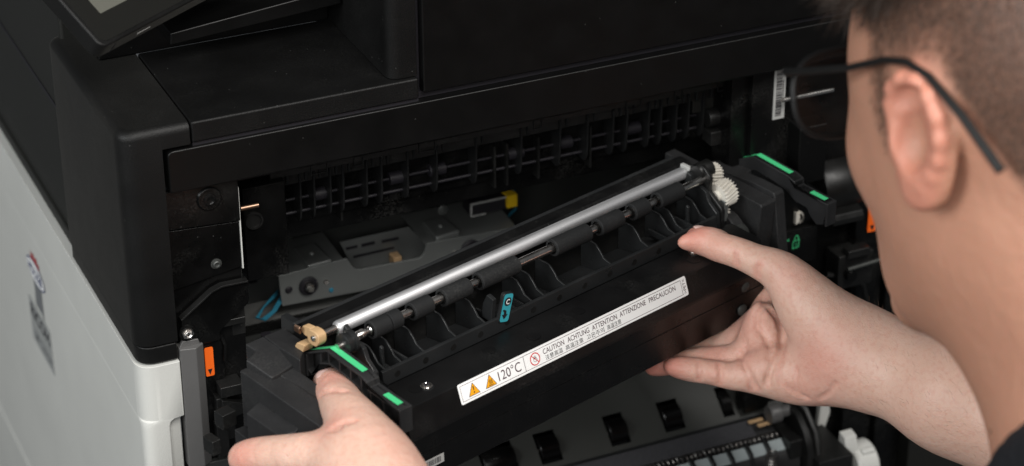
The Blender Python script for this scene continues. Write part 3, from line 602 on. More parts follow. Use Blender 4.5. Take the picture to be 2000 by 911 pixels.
for px, py, kind in ((926, 767, 0), (959, 752, 1)):
    x, y = lab(px, py); r = 3.9; y = ym-.2
    tri = lambda s: rounded([(x-r*.92*s, y-r*.62*s-.3), (x+r*.92*s, y-r*.62*s-.3), (x, y+r*.98*s-.3)], .5*s, 3)
    t = lput(flat(tri(1.0)), .22).build('warning_sign', 'ink_brown', caution); lput(flat(tri(.86)), .28).build('warning_field', 'sign_amber', caution)
    mk = MB()
    if kind == 0:
        q = flat([(x-.35, y+1.6), (x-.18, y-.5), (x+.18, y-.5), (x+.35, y+1.6)]); mk.add(q.v, q.f); q = flat(circ(x, y-1.35, .4, n=12)); mk.add(q.v, q.f)
    else:
        q = flat([(x-1.5, y-2.0), (x+1.5, y-2.0), (x+1.5, y-1.7), (x-1.5, y-1.7)]); mk.add(q.v, q.f)
        for dx in (-.8, -.25, .3, .85):
            q = flat([(x+dx-.12, y-1.4), (x+dx+.1, y-1.4), (x+dx+.32, y-.7), (x+dx+.05, y), (x+dx+.3, y+.9), (x+dx+.08, y+.9), (x+dx-.2, y), (x+dx+.1, y-.7)]); mk.add(q.v, q.f)
    lput(mk, .34).build('warning_mark', 'ink_black', caution)
def ltext(txt, pa, pb, y0, y1, bold=0.0, m='ink_brown'):
    lput(text_mb(txt, lab(*pa)[0], y0, lab(*pb)[0], y1, bold), .24).build('label_lettering', m, caution)
ltext('120°C', (975, 745), (1018, 721), ly0+2.6, ly1-2.4)
cx = lab(1045, 704)[0]; rr_ = LH*.315
lput(ringflat(circ(cx, ym, rr_), circ(cx, ym, rr_*.84)), .30).build('prohibition_ring', 'sign_red', caution)
a = R(-48); dx, dy = math.cos(a)*rr_*.9, math.sin(a)*rr_*.9; nx, ny = -dy/rr_*.22, dx/rr_*.22
lput(flat([(cx-dx-nx, ym-dy-ny), (cx+dx-nx, ym+dy-ny), (cx+dx+nx, ym+dy+ny), (cx-dx+nx, ym-dy+ny)]), .29).build('prohibition_bar', 'sign_red', caution)
hand = MB()
for k in range(4):
    q = flat([(cx-.9+k*.5, ym+.1), (cx-.72+k*.5, ym+.1), (cx-.6+k*.48, ym+1.7-abs(k-1.4)*.25), (cx-.78+k*.48, ym+1.7-abs(k-1.4)*.25)]); hand.add(q.v, q.f)
q = ringflat(circ(cx+.1, ym-.5, 1.2, 1.0, 14), circ(cx+.1, ym-.5, 1.02, .82, 14)); hand.add(q.v, q.f)
lput(hand, .25).build('hand_symbol', 'ink_black', caution)
ty0, ty1 = ym+LH*.01, ym+LH*.27
for w, a, b in (('CAUTION', (1060, 689), (1101, 668)), ('ACHTUNG', (1108, 666), (1150, 645)), ('ATTENTION', (1156, 643), (1204, 618)), ('ATTENZIONE', (1210, 616), (1260, 590)), ('PRECAUCIÓN', (1267, 588), (1318, 562))):
    ltext(w, a, b, ty0, ty1+(LH*.06 if 'Ó' in w else 0), 0.004)
for w, a, b in (('注意高温', (1066, 704), (1100, 690)), ('高溫注意', (1106, 688), (1140, 670)), ('고온주의', (1147, 667), (1181, 650)), ('高温注意', (1187, 648), (1214, 634))):
    ltext(w, a, b, ym-LH*.31, ym-LH*.06, 0.0, 'ink_black')
pet = text_mb('>PET<', 0, 0, LH-2.6, 1.7, 0.003); pet.v = [(lx1-1.3-y*1.0+.2, ly0+1.3+x, 0) for x, y, z in pet.v]
lput(pet, .24).build('label_lettering', 'ink_brown', caution)

# ---- roller, shaft, rubber rollers
roller = MB().ring([(0, 2.8), (0.002, 3.1), (0.006, 3.3), (0.994, 3.3), (0.998, 3.1), (1, 2.8)], (0.5, 0, 0), (231.5, 0, 0), 40).build('silver_roller', 'brushed_aluminium', U)
MB().cyl((-9, 0, 0), (0.8, 0, 0), 2.0, 18).build('roller_journal', 'steel', roller)
MB().cyl((231, 0, 0), (236, 0, 0), 2.0, 18).build('roller_journal', 'steel', roller)
MB().box((232.2, -3.6, -3.2), (234.6, 3.2, 4.0)).build('roller_clip', 'label_grey', roller, bevel=0.5)
SY, SZ = -12.2, 0.0
shaft = MB().ring([(0, 1.5), (0.004, 2.1), (0.02, 2.1), (0.022, 1.5), (0.032, 1.5), (0.034, 2.1), (0.996, 2.1), (1, 1.8)], (2.5, SY, SZ), (238, SY, SZ), 22).build('exit_shaft', 'steel', U)
rb = [((723, 652), (757, 637)), ((757, 637), (790, 622)), ((802, 616), (850, 594)), ((862, 587), (924, 559)), ((933, 553), (1018, 513)), ((1078, 485), (1157, 449)), ((1166, 445), (1220, 419)), ((1232, 413), (1271, 395)), ((1282, 390), (1337, 364))]
for k, (p, q) in enumerate(rb):
    xa, xb = fl(*p, 1, SY)[0], fl(*q, 1, SY)[0]; L_ = xb-xa
    xb -= .25 if k == 0 else 3.6
    e = .5/L_
    rbo = MB().ring([(0.0, 3.2), (0.0, 4.3), (e, 4.65), (1-e, 4.65), (1, 4.3), (1, 3.2)], (xa, SY, SZ), (xb, SY, SZ), 36, caps=False).build('rubber_roller', 'rubber', shaft)
    MB().ring([(0, 1.9), (0, 3.4), (1, 3.4), (1, 1.9)], (xa+1.2, SY, SZ), (xb-1.2, SY, SZ), 28, caps=False).build('roller_core', 'inner_plastic', rbo)
# left bearing ring and tan bush
MB().ring([(0, 4.2), (0.1, 5.4), (0.35, 5.4), (0.4, 4.8), (0.6, 4.8), (0.65, 5.6), (0.9, 5.6), (1, 3.0)], (-5.5, SY+.5, -1.5), (1.5, SY+.5, -1.5), 28).build('bearing_ring', 'guide_plastic', U)
MB().cyl((-8.5, SY+.5, -1.5), (-5, SY+.5, -1.5), 1.8, 14).build('bearing_pin', 'steel', U)
tb = [(-4.4, 3.0), (-2.0, 4.2), (2.6, 4.0), (4.2, 1.6), (4.0, -2.0), (1.6, -4.0), (-2.4, -3.6), (-4.4, -.8)]
bush = MB().prism(rounded(tb, 1.2, 3), 0, -13.5, -8.5).build('tan_bush', 'tan_plastic', U, bevel=0.5)
MB().prism(rounded([(2, 4.2), (8, 3.4), (9.5, .5), (7, -1.5), (3, -1)], 1, 3), 0, -12.8, -9.6).build('bush_ear', 'tan_plastic', bush, bevel=0.4)
MB().ring([(0, 1.5), (.7, 1.4), (1, .6)], (-13.4, -1.5, 1.0), (-15.2, -1.5, 1.0), 16).build('bush_screw', 'steel', bush)
pts = [(-15+.6*math.cos(2*math.pi*k/8), 7+k*.07, 1.8+1.8*math.sin(2*math.pi*k/8)) for k in range(57)]
MB().tube(pts, 0.35, 5).build('bush_spring', 'brass', bush)
MB().prism(rounded([(3, -4), (9, -5), (11, -8), (5, -9)], .8, 2), 0, -16, -10).build('bush_foot', 'tan_plastic', bush, bevel=0.4)
# ---- ribbed guide tray below the shaft
tray = MB().prism([(-25.2, -14.0), (-27.0, -14.2), (-27.8, -21.6), (-26.2, -22.4), (-2, -26.0), (-2, -24.2), (-25.2, -20.6)], 0, 5.5, 229).build('guide_tray', 'guide_plastic', U, bevel=0.3)
MB().box((4, -4, -26), (231, -1.8, -6.8)).build('tray_back', 'inner_plastic', tray)
rim = [(747, 718), (785, 707), (824, 683), (883, 652), (941, 626), (1033, 584), (1055, 572), (1094, 552), (1179, 508), (1250, 473), (1303, 449), (1319, 441), (1362, 419)]
trib = None
for k, (px, py) in enumerate(rim):
    x = fl(px, py, 2, -14)[0]
    if trib is None:
        pr = [(-25.4, -14.1), (-20.5, -12.9), (-17.6, -9.6), (-14.4, -7.2), (-12.0, -6.9), (-4.2, -7.0), (-4.2, -24.4), (-25.4, -20.8)]
        trib = MB().prism(pr, 0, -0.5, 0.5).build('tray_rib', 'guide_plastic', tray, bevel=0.22); trib.location = (x*.001, 0, 0)
    else: dup(trib, tray, (x, 0, 0))
for px, py in ((760, 712), (985, 603), (1310, 444)):                # saddle arcs under the open stretches of shaft
    x = fl(px, py, 2, -14)[0]
    m = MB(); arc = [(x+9*math.cos(a), -14-7.5*math.sin(a)) for a in np.linspace(0, math.pi, 9)]; arc2 = [(x+10.2*math.cos(a), -14-8.6*math.sin(a)) for a in np.linspace(0, math.pi, 9)]
    for i in range(8):
        pl = [arc[i], arc2[i], arc2[i+1], arc[i+1]]; m.prism(pl, 1, -25.0, -12.5)
    m.build('tray_saddle', 'guide_plastic', tray)
for k in range(13):
    x = 14+k*17.2; MB().ring([(0, 1.7), (1, 1.7)], (x, -27.45, -18), (x, -27.62, -18), 16).build('ejector_mark', 'inner_plastic', tray)
for x in (26, 46, 66, 118, 158, 176, 205):
    MB().box((x-6, -20, -21.0), (x+6, -19.4, -19.5)).build('tray_line', 'guide_plastic', tray)
for x in (10.5, 214):
    MB().prism([(-22, -21), (-20.6, -10), (-20.8, -6), (-19, -5.2), (-18.4, -7), (-19, -12), (-16, -21)], 0, x, x+1.6).build('tray_hook', 'guide_plastic', tray, bevel=0.4)
for x0, s in ((1.8, 1), (230, 1)):
    MB().prism([(-27, -22), (-26, -13.5), (-20, -9.0), (-17.8, -4.0), (-13.5, -2.4), (-8, -3), (-6.5, 1.5), (-4, 3), (-1.8, -6), (-1.8, -26)], 0, x0, x0+2.4).build('tray_cheek', 'guide_plastic', tray, bevel=0.4)
# ---- cyan lever tab marked C
q = [fl(px, py, 1, -27.8) for px, py in ((987, 575), (1002, 573), (992, 627), (975, 631))]
c0 = (q[2]+q[3])/2; c1 = (q[0]+q[1])/2; lv = c1-c0; lvh = np.linalg.norm(lv); ly_ = lv/lvh; lx_ = np.array([1.0, 0, -.18]); lx_ -= ly_*(lx_ @ ly_); lx_ /= np.linalg.norm(lx_); lz_ = np.cross(lx_, ly_)
if lz_[1] > 0: lz_ = -lz_
hw = 2.95
lever = place(slab(rounded([(-hw-.5, -.5), (hw+.5, -.5), (hw+.5, lvh+.5), (-hw-.5, lvh+.5)], 1.8, 4), -2.2, 0), c0, lx_, ly_, lz_).build('lever_tab', 'guide_plastic', U, bevel=0.3)
place(flat(rounded([(-hw, 0), (hw, 0), (hw, lvh), (-hw, lvh)], 1.6, 4), .08), c0, lx_, ly_, lz_).build('cyan_field', 'cyan_label', lever)
place(flat(circ(0.1, lvh*.72, 2.25), .16), c0, lx_, ly_, lz_).build('lever_disc', 'ink_black', lever)
place(text_mb('C', -1.05, lvh*.72-1.35, 1.15, lvh*.72+1.35, .02), c0+lz_*.24, lx_, ly_, lz_).build('lever_lettering', 'label_white', lever)
place(flat([(-1.6, 6.6), (.4, 5.8), (.6, 4.0), (1.7, 3.9), (-.3, 1.3), (-2.2, 3.9), (-1.0, 3.9), (-1.2, 5.2), (-2.2, 6.0)], .16), c0, lx_, ly_, lz_).build('lever_arrow', 'ink_black', lever)
MB().prism([(-25, -16), (-26.5, -3), (-22, -2), (-19, -8), (-18, -16)], 0, 74.5, 77).build('lever_stop', 'guide_plastic', lever, bevel=0.4)
# ---- rear cover
rc = [(5.0, -6), (5.8, -1.6), (8, 0.2), (14, 0.6), (18, -2.0), (21, -8), (23, -16), (23, -50), (-1.5, -50), (-1.5, -28), (4, -26)]
rear = MB().prism(rc, 0, -9, 244).build('rear_cover', 'fuser_black', U, bevel=0.6)
MB().prism([(14.5, 0.4), (16.0, 1.2), (17.2, -0.6), (15.6, -1.6)], 0, -12, 240).build('rear_rail', 'guide_plastic', rear, bevel=0.2)
# ---- handles at both ends: an arched grip with ribs, an outer step and green marks
def handle(x0, s):
    # s: +1 the ribbed hollow side faces -x
    top = [(8.5, -11.5), (-2.0, -6.0), (-9.6, -2.2), (-21.5, -3.3), (-33.5, -4.4), (-38.5, -6.2), (-39.0, -9.4), (-49, -10.0), (-60.4, -10.6)]
    bot = [(-60.8, -14.5), (-59.0, -23.5), (-54.5, -25.0), (-50.5, -22.0), (-47.5, -18.0), (-39, -17.0), (-33, -13.5), (-22, -11.0), (-11, -9.8), (-3, -13.0), (-1, -19.0), (3.5, -22), (8.5, -20)]
    w = 7.4
    h = MB().prism(top+bot, 0, *((x0+.6, x0+1.8) if s > 0 else (x0-3.5, x0+2.6))).build('handle', 'housing_black', U, bevel=0.25)
    # top flange
    for i in range(len(top)-1):
        a, b = top[i], top[i+1]
    tf = MB(); tp = top; bt = [(y+.2, z-1.3) for y, z in top][::-1]
    tf.prism(tp+bt, 0, x0-w/2*1, x0+w/2*1); tf.build('grip_top', 'housing_black', h, bevel=0.4)
    bf = MB(); bp = bot[1:]; bq = [(y-.1, z+1.2) for y, z in bot[1:]][::-1]
    bf.prism(bp+bq, 0, x0-w/2+.4, x0+w/2-.4); bf.build('grip_bottom', 'housing_black', h, bevel=0.3)
    MB().box((x0-w/2, -61.6, -24.0), (x0+w/2, -60.2, -10.6)).build('grip_end', 'housing_black', h, bevel=0.5)
    for y, z0, z1 in ((-4, -13.5, -6.8), (-10, -10.5, -3.6), (-18, -11.2, -4.2), (-26, -12.3, -4.8), (-33.5, -14.5, -5.8), (-40, -18, -10.5), (-49, -20.5, -11.2)):
        MB().box((x0-w/2+.6, y-.5, z0), (x0+w/2-.6, y+.5, z1)).build('grip_rib', 'housing_black', h, bevel=0.2)
    MB().box((x0-w/2, 6.0, -24), (x0+w/2, 9.0, -11.6)).build('grip_heel', 'housing_black', h, bevel=0.6)
    g = MB(); a = [(7.0, -10.55), (-9.5, -1.98), (-33.0, -4.15)]
    gw_ = 1.65
    vs = []
    for y, z in a: vs += [(x0-gw_, y, z+.12), (x0+gw_, y, z+.12)]
    g.add(vs, [(0, 2, 3, 1), (2, 4, 5, 3)]); g.build('green_mark', 'green_paint', h, smooth=False)
    g = MB(); g.add([(x0-gw_, -47.2, -9.72), (x0+gw_, -47.2, -9.72), (x0+gw_, -57.6, -10.28), (x0-gw_, -57.6, -10.28)], [(0, 3, 2, 1)]); g.build('green_mark', 'green_paint', h, smooth=False)
    return h
handle(-9.3, 1)
handle(279.0, -1)
# ---- left end housing: ramp, raised block, facets and ledges
def hblock(name, pts, depth, parent, bevel=0.7):
    q = [fl(px, py, 2, z) for px, py, z in pts]; n = len(q)
    vs = [tuple(p) for p in q]+[(p[0], p[1], min(p[2], -30)-depth) for p in q]
    fs = [tuple(range(n))[::-1], tuple(range(n, 2*n))]+[(i, (i+1) % n, n+(i+1) % n, n+i) for i in range(n)]
    ar = sum(q[i][0]*q[(i+1) % n][1]-q[(i+1) % n][0]*q[i][1] for i in range(n))
    if ar > 0: fs = [f[::-1] for f in fs]
    return MB().add(vs, fs).build(name, 'housing_black', parent, bevel=bevel)
hs = hblock('end_housing', [(515, 656, -8), (554, 640, -8), (598, 669, -8), (586, 704, -8), (547, 680, -8)], 30, U)
hblock('housing_ramp', [(479, 672, -8.4), (514.5, 656.5, -8.4), (546, 681, -9.2), (583, 706, -13.6), (545, 731, -13.6), (531, 738, -13.6), (480, 703, -10.0), (494, 691, -9.4), (498, 684, -9.0)], 30, hs)
hblock('housing_facet', [(546, 732, -14.6), (573, 717, -14.6), (640, 764, -16.5), (690, 806, -20), (650, 822, -20), (622, 784, -18), (583, 757, -16.6)], 30, hs)
MB().prism([(20, -14.6), (-38, -17.0), (-54, -24), (-54, -60), (20, -50)], 0, -41.2, -28.6).build('housing_ledge', 'housing_black', hs, bevel=0.5)
hblock('housing_step', [(515, 780, -25), (587, 831, -25), (577, 845, -27.5), (547, 853, -27.5), (481, 807, -27.5), (500, 789, -26)], 25, hs, 0.6)
hblock('housing_tooth', [(482, 772, -27), (492, 764, -26), (508, 778, -26), (500, 787, -27)], 20, hs, 0.4)
hblock('housing_foot', [(458, 839, -44), (478, 831, -44), (507, 853, -44), (490, 864, -45)], 12, hs, 0.4)
MB().prism([(11.5, -34), (-30, -36), (-52, -40), (-52, -60), (11.5, -60)], 0, -28.4, -2.2).build('housing_floor', 'housing_black', hs, bevel=0.5)
mb = MB(); mb.box((-50, 24, -46), (-42, 31, -38)); mb.box((-58, 22, -56), (-53.2, 30, -48)); mb.build('housing_clip', 'inner_plastic', hs, bevel=0.5)
MB().box((-7, 14, -16), (-2.8, 33, -4.4)).build('housing_rail', 'guide_plastic', hs, bevel=0.4)
mb = MB(); mb.box((-2.8, 8, -14), (0.5, 22, -6)); mb.box((-4, 22, -12), (2, 26, -5)); mb.build('spring_seat', 'inner_plastic', hs, bevel=0.4)
# ---- right end: gears and drive housing
def rgear(px, py, r, teeth, w, x, tw):
    c = fl(px, py, 0, x); g = place(gear_mb(r, teeth, w, tw, r*.2), (c[0]-w/2, c[1], c[2]), (0, 1, 0), (0, 0, 1), (1, 0, 0)); return g.build('white_gear', 'gear_white', U, angle=25)
rgear(1390, 340, 5.2, 18, 8, 243, 0.45); rgear(1412, 378, 7.2, 22, 9, 243, -0.36); rgear(1402, 412, 5.8, 19, 7, 241, 0.4)
MB().prism(rounded([(-27, -24), (-27, -12), (-17, -5), (-18, 3), (-12, 8), (-4, 6), (0, -2), (0, -28)], 2, 3), 0, 233.0, 235.5).build('gear_plate', 'inner_plastic', U, bevel=0.5)
MB().ring([(0, 4), (.2, 5), (1, 5)], (232, -9, 3), (241, -9, 3), 20).build('gear_hub', 'inner_plastic', U)
rh = MB().prism([(10, -10), (-36.4, -12), (-37.4, -13.2), (-33, -55), (10, -55)], 0, 251.8, 263).build('drive_housing', 'housing_black', U, bevel=0.6)
MB().prism([(14, -11), (-20, -9.0), (-34.6, -9.6), (-36.0, -11), (-42, -52), (14, -55)], 0, 263.2, 270.5).build('housing_block', 'housing_black', rh, bevel=0.6)
MB().prism([(14, -12), (-8, -10.5), (-8, -50), (14, -50)], 0, 270.7, 283).build('housing_block', 'housing_black', rh, bevel=0.6)
MB().prism([(26, -2), (-2, -3.4), (-15, -11.4), (-15, -40), (26, -40)], 0, 244.2, 251.6).build('housing_block', 'housing_black', rh, bevel=0.8)
pts = [(-20+13*math.cos(a), -32+13*math.sin(a)) for a in np.linspace(R(20), R(170), 12)]
MB().prism(pts+[(-33, -44), (-8, -44)], 0, 240, 247).build('arched_guard', 'housing_black', rh, bevel=0.6)
MB().ring([(0, 6), (.15, 7), (.8, 7), (1, 5.5)], (236, -28, -30), (248, -28, -30), 26).build('drive_coupling', 'dark_sheet', rh)
MB().box((238, -24, -22), (241, -8, -10)).build('link_arm', 'zinc_sheet', rh, bevel=0.4)
MB().tube([(237, -31, -34), (239, -33, -30), (243, -34, -27), (246, -33, -27)], 1.0).build('torsion_spring', 'steel', rh)
MB().prism([(-22, -36), (-52, -38), (-50, -62), (-22, -62)], 0, 238.2, 246).build('cover_end', 'fuser_black', cover, bevel=0.6)
for px, py in ((1450, 606), (1455, 560)):
    c = fl(px, py, 1, -54); MB().ring([(0, 3.2), (.5, 3.0), (1, 1.6)], (c[0], -53.6, c[2]), (c[0], -55.4, c[2]), 18).build('end_screw', 'dark_sheet', cover)

# ================================================================== THE PERSON (signed-distance body meshed as one surface)
def pc(px, py, d): return np.array([(px-1000)/F_PX*d, (py-455.5)/F_PX*d, d], float)   # the technician's body is laid out in a frame turned like the view
def to_world(v): return CAM[None, :] + v @ CAMM
def smin(a, b, k):
    h = np.maximum(k-np.abs(a-b), 0.0)/k; return np.minimum(a, b)-h*h*k*0.25
class Prim:
    def __init__(s, c, br, f, k): s.c = np.array(c, float); s.br = br; s.f = f; s.k = k; s.segs = None
def cone(a, b, ra, rb, k=6.0, flat_n=None, flat_k=1.0):
    a = np.array(a, float); b = np.array(b, float); ba = b-a; bb = ba @ ba
    n = None if flat_n is None else np.array(flat_n, float)/np.linalg.norm(flat_n)
    def f(P):
        pa = P-a; h = np.clip(pa @ ba/bb, 0, 1); q = pa-h[:, None]*ba
        if n is not None: q = q+np.outer(q @ n, n)*(flat_k-1.0)
        return np.sqrt((q*q).sum(1))-(ra+(rb-ra)*h)
    return Prim((a+b)/2, math.sqrt(bb)/2+max(ra, rb), f, k)
def ell(c, ax, rad, k=8.0):
    c = np.array(c, float); A = np.array([np.array(v, float)/np.linalg.norm(v) for v in ax]); rad = np.array(rad, float)
    def f(P):
        q = (P-c) @ A.T; k0 = np.sqrt(((q/rad)**2).sum(1)); k1 = np.sqrt(((q/rad**2)**2).sum(1)); return np.where(k1 > 1e-9, k0*(k0-1)/np.maximum(k1, 1e-9), -rad.min())
    return Prim(c, rad.max(), f, k)
def chain(pts, k=6.0, sub=3):
    # one tapering tube through the joints (Catmull-Rom), so a finger has no beads at its joints
    A = [np.append(p[0], p[1]) for p in pts]; A = [2*A[0]-A[1]]+A+[2*A[-1]-A[-2]]; S = []
    for i in range(1, len(A)-2):
        p0, p1, p2, p3 = A[i-1:i+3]
        for t in np.arange(sub)/sub: S.append(.5*(2*p1+(p2-p0)*t+(2*p0-5*p1+4*p2-p3)*t*t+(3*p1-p0-3*p2+p3)*t**3))
    S.append(A[-2]); segs = [cone(a[:3], b[:3], a[3], b[3], k) for a, b in zip(S[:-1], S[1:])]
    lo = np.min([a[:3]-a[3] for a in S], axis=0); hi = np.max([a[:3]+a[3] for a in S], axis=0); c = (lo+hi)/2; br = max(np.linalg.norm(a[:3]-c)+a[3] for a in S)
    def f(P):
        d = segs[0].f(P)
        for q in segs[1:]: d = smin(d, q.f(P), 2.5)
        return d
    pr = Prim(c, br, f, k); pr.segs = segs; return [pr]
def field(prims, carves, P):
    d = np.full(len(P), 1e3)
    for p in prims: d = smin(d, p.f(P), p.k)
    for p in carves: d = -smin(-d, p.f(P), p.k)
    return d
def minseg(sg, P):
    d = sg[0].f(P)
    for q in sg[1:]: d = smin(d, q.f(P), 2.5)
    return d
def mesh_field(prims, carves, h, n=11, relax=True):
    # sparse-block surface nets
    lo = np.min([p.c-p.br for p in prims], axis=0)-8; hi = np.max([p.c+p.br for p in prims], axis=0)+8
    nb = np.ceil((hi-lo)/(h*n)).astype(int); half = h*n/2; diag = half*math.sqrt(3)
    pc_ = np.array([p.c for p in prims]); pr = np.array([p.br for p in prims]); pk = np.array([p.k for p in prims])
    cc = np.array([p.c for p in carves]) if carves else np.zeros((0, 3)); cr = np.array([p.br for p in carves]) if carves else np.zeros(0)
    g = np.arange(0, n+1)*h; G = np.stack(np.meshgrid(g, g, g, indexing='ij'), -1).reshape(-1, 3); m = n+1
    V = []; K = []; Q = []; BIG = 1 << 20
    def key(c): return (c[..., 0].astype(np.int64)*BIG+c[..., 1])*BIG+c[..., 2]
    BI = np.array(list(np.ndindex(*nb))); CT = lo+(BI+.5)*n*h; D0 = field(prims, [], CT)
    for bi, ctr in zip(BI[np.abs(D0) < diag*1.45+4], CT[np.abs(D0) < diag*1.45+4]):
        o = ctr-half; pp = []
        for i in np.where(np.linalg.norm(pc_-ctr, axis=1)-pr < diag+4+pk.max())[0]:
            p = prims[i]
            if p.segs is not None:
                sg = [q for q in p.segs if np.linalg.norm(q.c-ctr)-q.br < diag+4+pk.max()]
                if not sg: continue
                p = Prim(p.c, p.br, (lambda P, sg=sg: minseg(sg, P)), p.k)
            pp.append(p)
        cs = [carves[i] for i in np.where(np.linalg.norm(cc-ctr, axis=1)-cr < diag+8)[0]] if len(cr) else []
        S = field(pp, cs, o+G).reshape(m, m, m)
        if S.min() > 0 or S.max() < 0: continue
        neg = S < 0; base = np.array(bi)*n
        # vertices for own cells [0,n): cell c uses corners c..c+1 -> array index +1
        C8 = [neg[i:n+i, j:n+j, k:n+k] for i in (0, 1) for j in (0, 1) for k in (0, 1)]
        cnt = sum(c.astype(np.int8) for c in C8); act = np.argwhere((cnt > 0) & (cnt < 8))
        if len(act):
            acc = np.zeros((len(act), 3)); num = np.zeros(len(act)); ia = act
            corners = [np.array([i, j, k]) for i in (0, 1) for j in (0, 1) for k in (0, 1)]
            val = [S[tuple((ia+c).T)] for c in corners]
            for a in range(8):
                for b in range(a+1, 8):
                    if np.abs(corners[a]-corners[b]).sum() != 1: continue
                    cross = (val[a] < 0) != (val[b] < 0); t = np.where(cross, val[a]/np.where(val[a] == val[b], 1, val[a]-val[b]), 0)
                    acc += np.where(cross[:, None], corners[a]+t[:, None]*(corners[b]-corners[a]), 0); num += cross
            P = o+(act+acc/num[:, None])*h
            if relax:
                for _ in range(1):
                    e = .25; f0 = field(pp, cs, P); gr = np.stack([field(pp, cs, P+np.eye(3)[a]*e)-f0 for a in range(3)], 1)/e
                    g2 = (gr*gr).sum(1); P = P-np.clip((f0/np.maximum(g2, .2)), -h*.6, h*.6)[:, None]*gr
            V.append(P); K.append(key(act+base+1))
        # faces: own grid edges with base corner in [0,n)
        for ax in range(3):
            s0 = neg[0:n, 0:n, 0:n]; sh = [slice(0, n)]*3; sh[ax] = slice(1, n+1); s1 = neg[tuple(sh)]
            e = np.argwhere(s0 != s1)
            if not len(e): continue
            flip = s0[tuple(e.T)]; u, v = (ax+1) % 3, (ax+2) % 3; du = np.eye(3, dtype=int)[u]; dv = np.eye(3, dtype=int)[v]; c = e+base+1
            q = np.stack([key(c-du-dv), key(c-dv), key(c), key(c-du)], 1); q = np.where(flip[:, None], q, q[:, ::-1]); Q.append(q)
    V = np.concatenate(V); K = np.concatenate(K); Q = np.concatenate(Q)
    order = np.argsort(K); Ks = K[order]; idx = np.searchsorted(Ks, Q); idx = np.clip(idx, 0, len(Ks)-1); ok = (Ks[idx] == Q).all(1)
    return V, order[idx[ok]]
def make_mesh(name, Vw, Q, material):
    me = bpy.data.meshes.new(name); me.vertices.add(len(Vw)); me.vertices.foreach_set('co', (Vw*.001).ravel())
    me.loops.add(len(Q)*4); me.loops.foreach_set('vertex_index', Q.ravel().astype(np.int32)); me.polygons.add(len(Q))
    me.polygons.foreach_set('loop_start', (np.arange(len(Q))*4).astype(np.int32)); me.polygons.foreach_set('use_smooth', np.ones(len(Q), bool))
    me.update(calc_edges=True); me.validate(); me.materials.append(material); return me

prims = []; carves = []
# ---------- right hand (palm seen, thumb on the unit's front, fingers under it)
thumb_r = [(pc(1361, 465, 1246), 5.6), (pc(1398, 481, 1238), 6.7), (pc(1438, 493, 1232), 6.9), (pc(1480, 511, 1229), 7.6), (pc(1530, 536, 1228), 10.5), (pc(1588, 606, 1226), 16.5), (pc(1640, 655, 1224), 18.0)]
prims += chain(thumb_r, 5)
prims += [ell(pc(1374, 470, 1241), [pc(1420, 490, 1236)-pc(1361, 465, 1246), (0, 1, 0), (0, 0, 1)], (9.5, 5.8, 6.6), 4)]
prims += chain([(pc(1312, 716, 1247), 4.4), (pc(1350, 722, 1246), 5.5), (pc(1392, 728, 1244), 5.6), (pc(1440, 735, 1242), 6.8), (pc(1505, 722, 1241), 10.8)], 3)      # little finger
prims += chain([(pc(1276, 717, 1260), 4.6), (pc(1320, 707, 1258), 5.7), (pc(1395, 701, 1255), 5.8), (pc(1440, 698, 1253), 6.8), (pc(1495, 676, 1251), 10.5)], 3)      # ring
prims += chain([(pc(1290, 700, 1276), 5.2), (pc(1340, 690, 1274), 6.0), (pc(1395, 676, 1270), 6.2), (pc(1443, 660, 1265), 7.0), (pc(1498, 632, 1262), 11.0)], 3)      # middle
prims += chain([(pc(1325, 682, 1292), 5.2), (pc(1370, 664, 1293), 6.2), (pc(1430, 630, 1294), 6.8), (pc(1500, 596, 1276), 10.5)], 4)                                # index
prims += chain([(pc(1505, 722, 1241), 11.5), (pc(1550, 733, 1238), 13.8), (pc(1600, 733, 1233), 14.5), (pc(1645, 716, 1229), 15.0)], 9)                               # heel of the hand
prims += [cone(pc(1495, 676, 1255), pc(1645, 690, 1244), 11, 15, 5), cone(pc(1500, 632, 1269), pc(1650, 665, 1249), 11, 15, 5), cone(pc(1505, 600, 1281), pc(1640, 640, 1252), 10, 15, 5)]
prims += [ell(pc(1488, 655, 1250), [(0, 1, 0), (1, 0, .2), (0, 0, 1)], (17, 9, 8), 8)]
# wrist, forearm, upper arm
fn = (0.1, 0.2, 1)
prims += [cone(pc(1648, 684, 1228), pc(1700, 704, 1222), 22.4, 21.6, 12, fn, 1.2), cone(pc(1700, 704, 1222), pc(1860, 776, 1200), 22.0, 25.0, 14, fn, 1.1), cone(pc(1860, 776, 1200), pc(2250, 955, 1165), 25.5, 36, 14), cone(pc(2250, 955, 1165), (374, 172, 1150), 39, 38, 16), cone((374, 172, 1150), (440, 100, 1010), 40, 48, 20)]
# ---------- left hand (back seen, thumb under the near grip)
prims += chain([(pc(643, 746, 1150), 7.6), (pc(654, 766, 1134), 9.2), (pc(670, 797, 1114), 10.0), (pc(694, 834, 1098), 12.4), (pc(722, 890, 1084), 17), (pc(752, 950, 1072), 20)], 8)
prims += chain([(pc(478, 895, 1119), 7.6), (pc(520, 892, 1110), 8.5), (pc(580, 891, 1098), 9.4), (pc(632, 895, 1090), 11.0), (pc(700, 925, 1080), 16)], 9)
prims += chain([(pc(500, 950, 1124), 7.0), (pc(560, 952, 1110), 8.6), (pc(640, 955, 1092), 10.4), (pc(710, 960, 1078), 15)], 5)
prims += chain([(pc(530, 1010, 1124), 6.6), (pc(590, 1010, 1108), 8.2), (pc(660, 1010, 1090), 10), (pc(730, 1000, 1074), 15)], 5)
prims += chain([(pc(580, 1062, 1120), 5.6), (pc(630, 1060, 1106), 7), (pc(690, 1050, 1088), 9), (pc(750, 1035, 1070), 14)], 5)
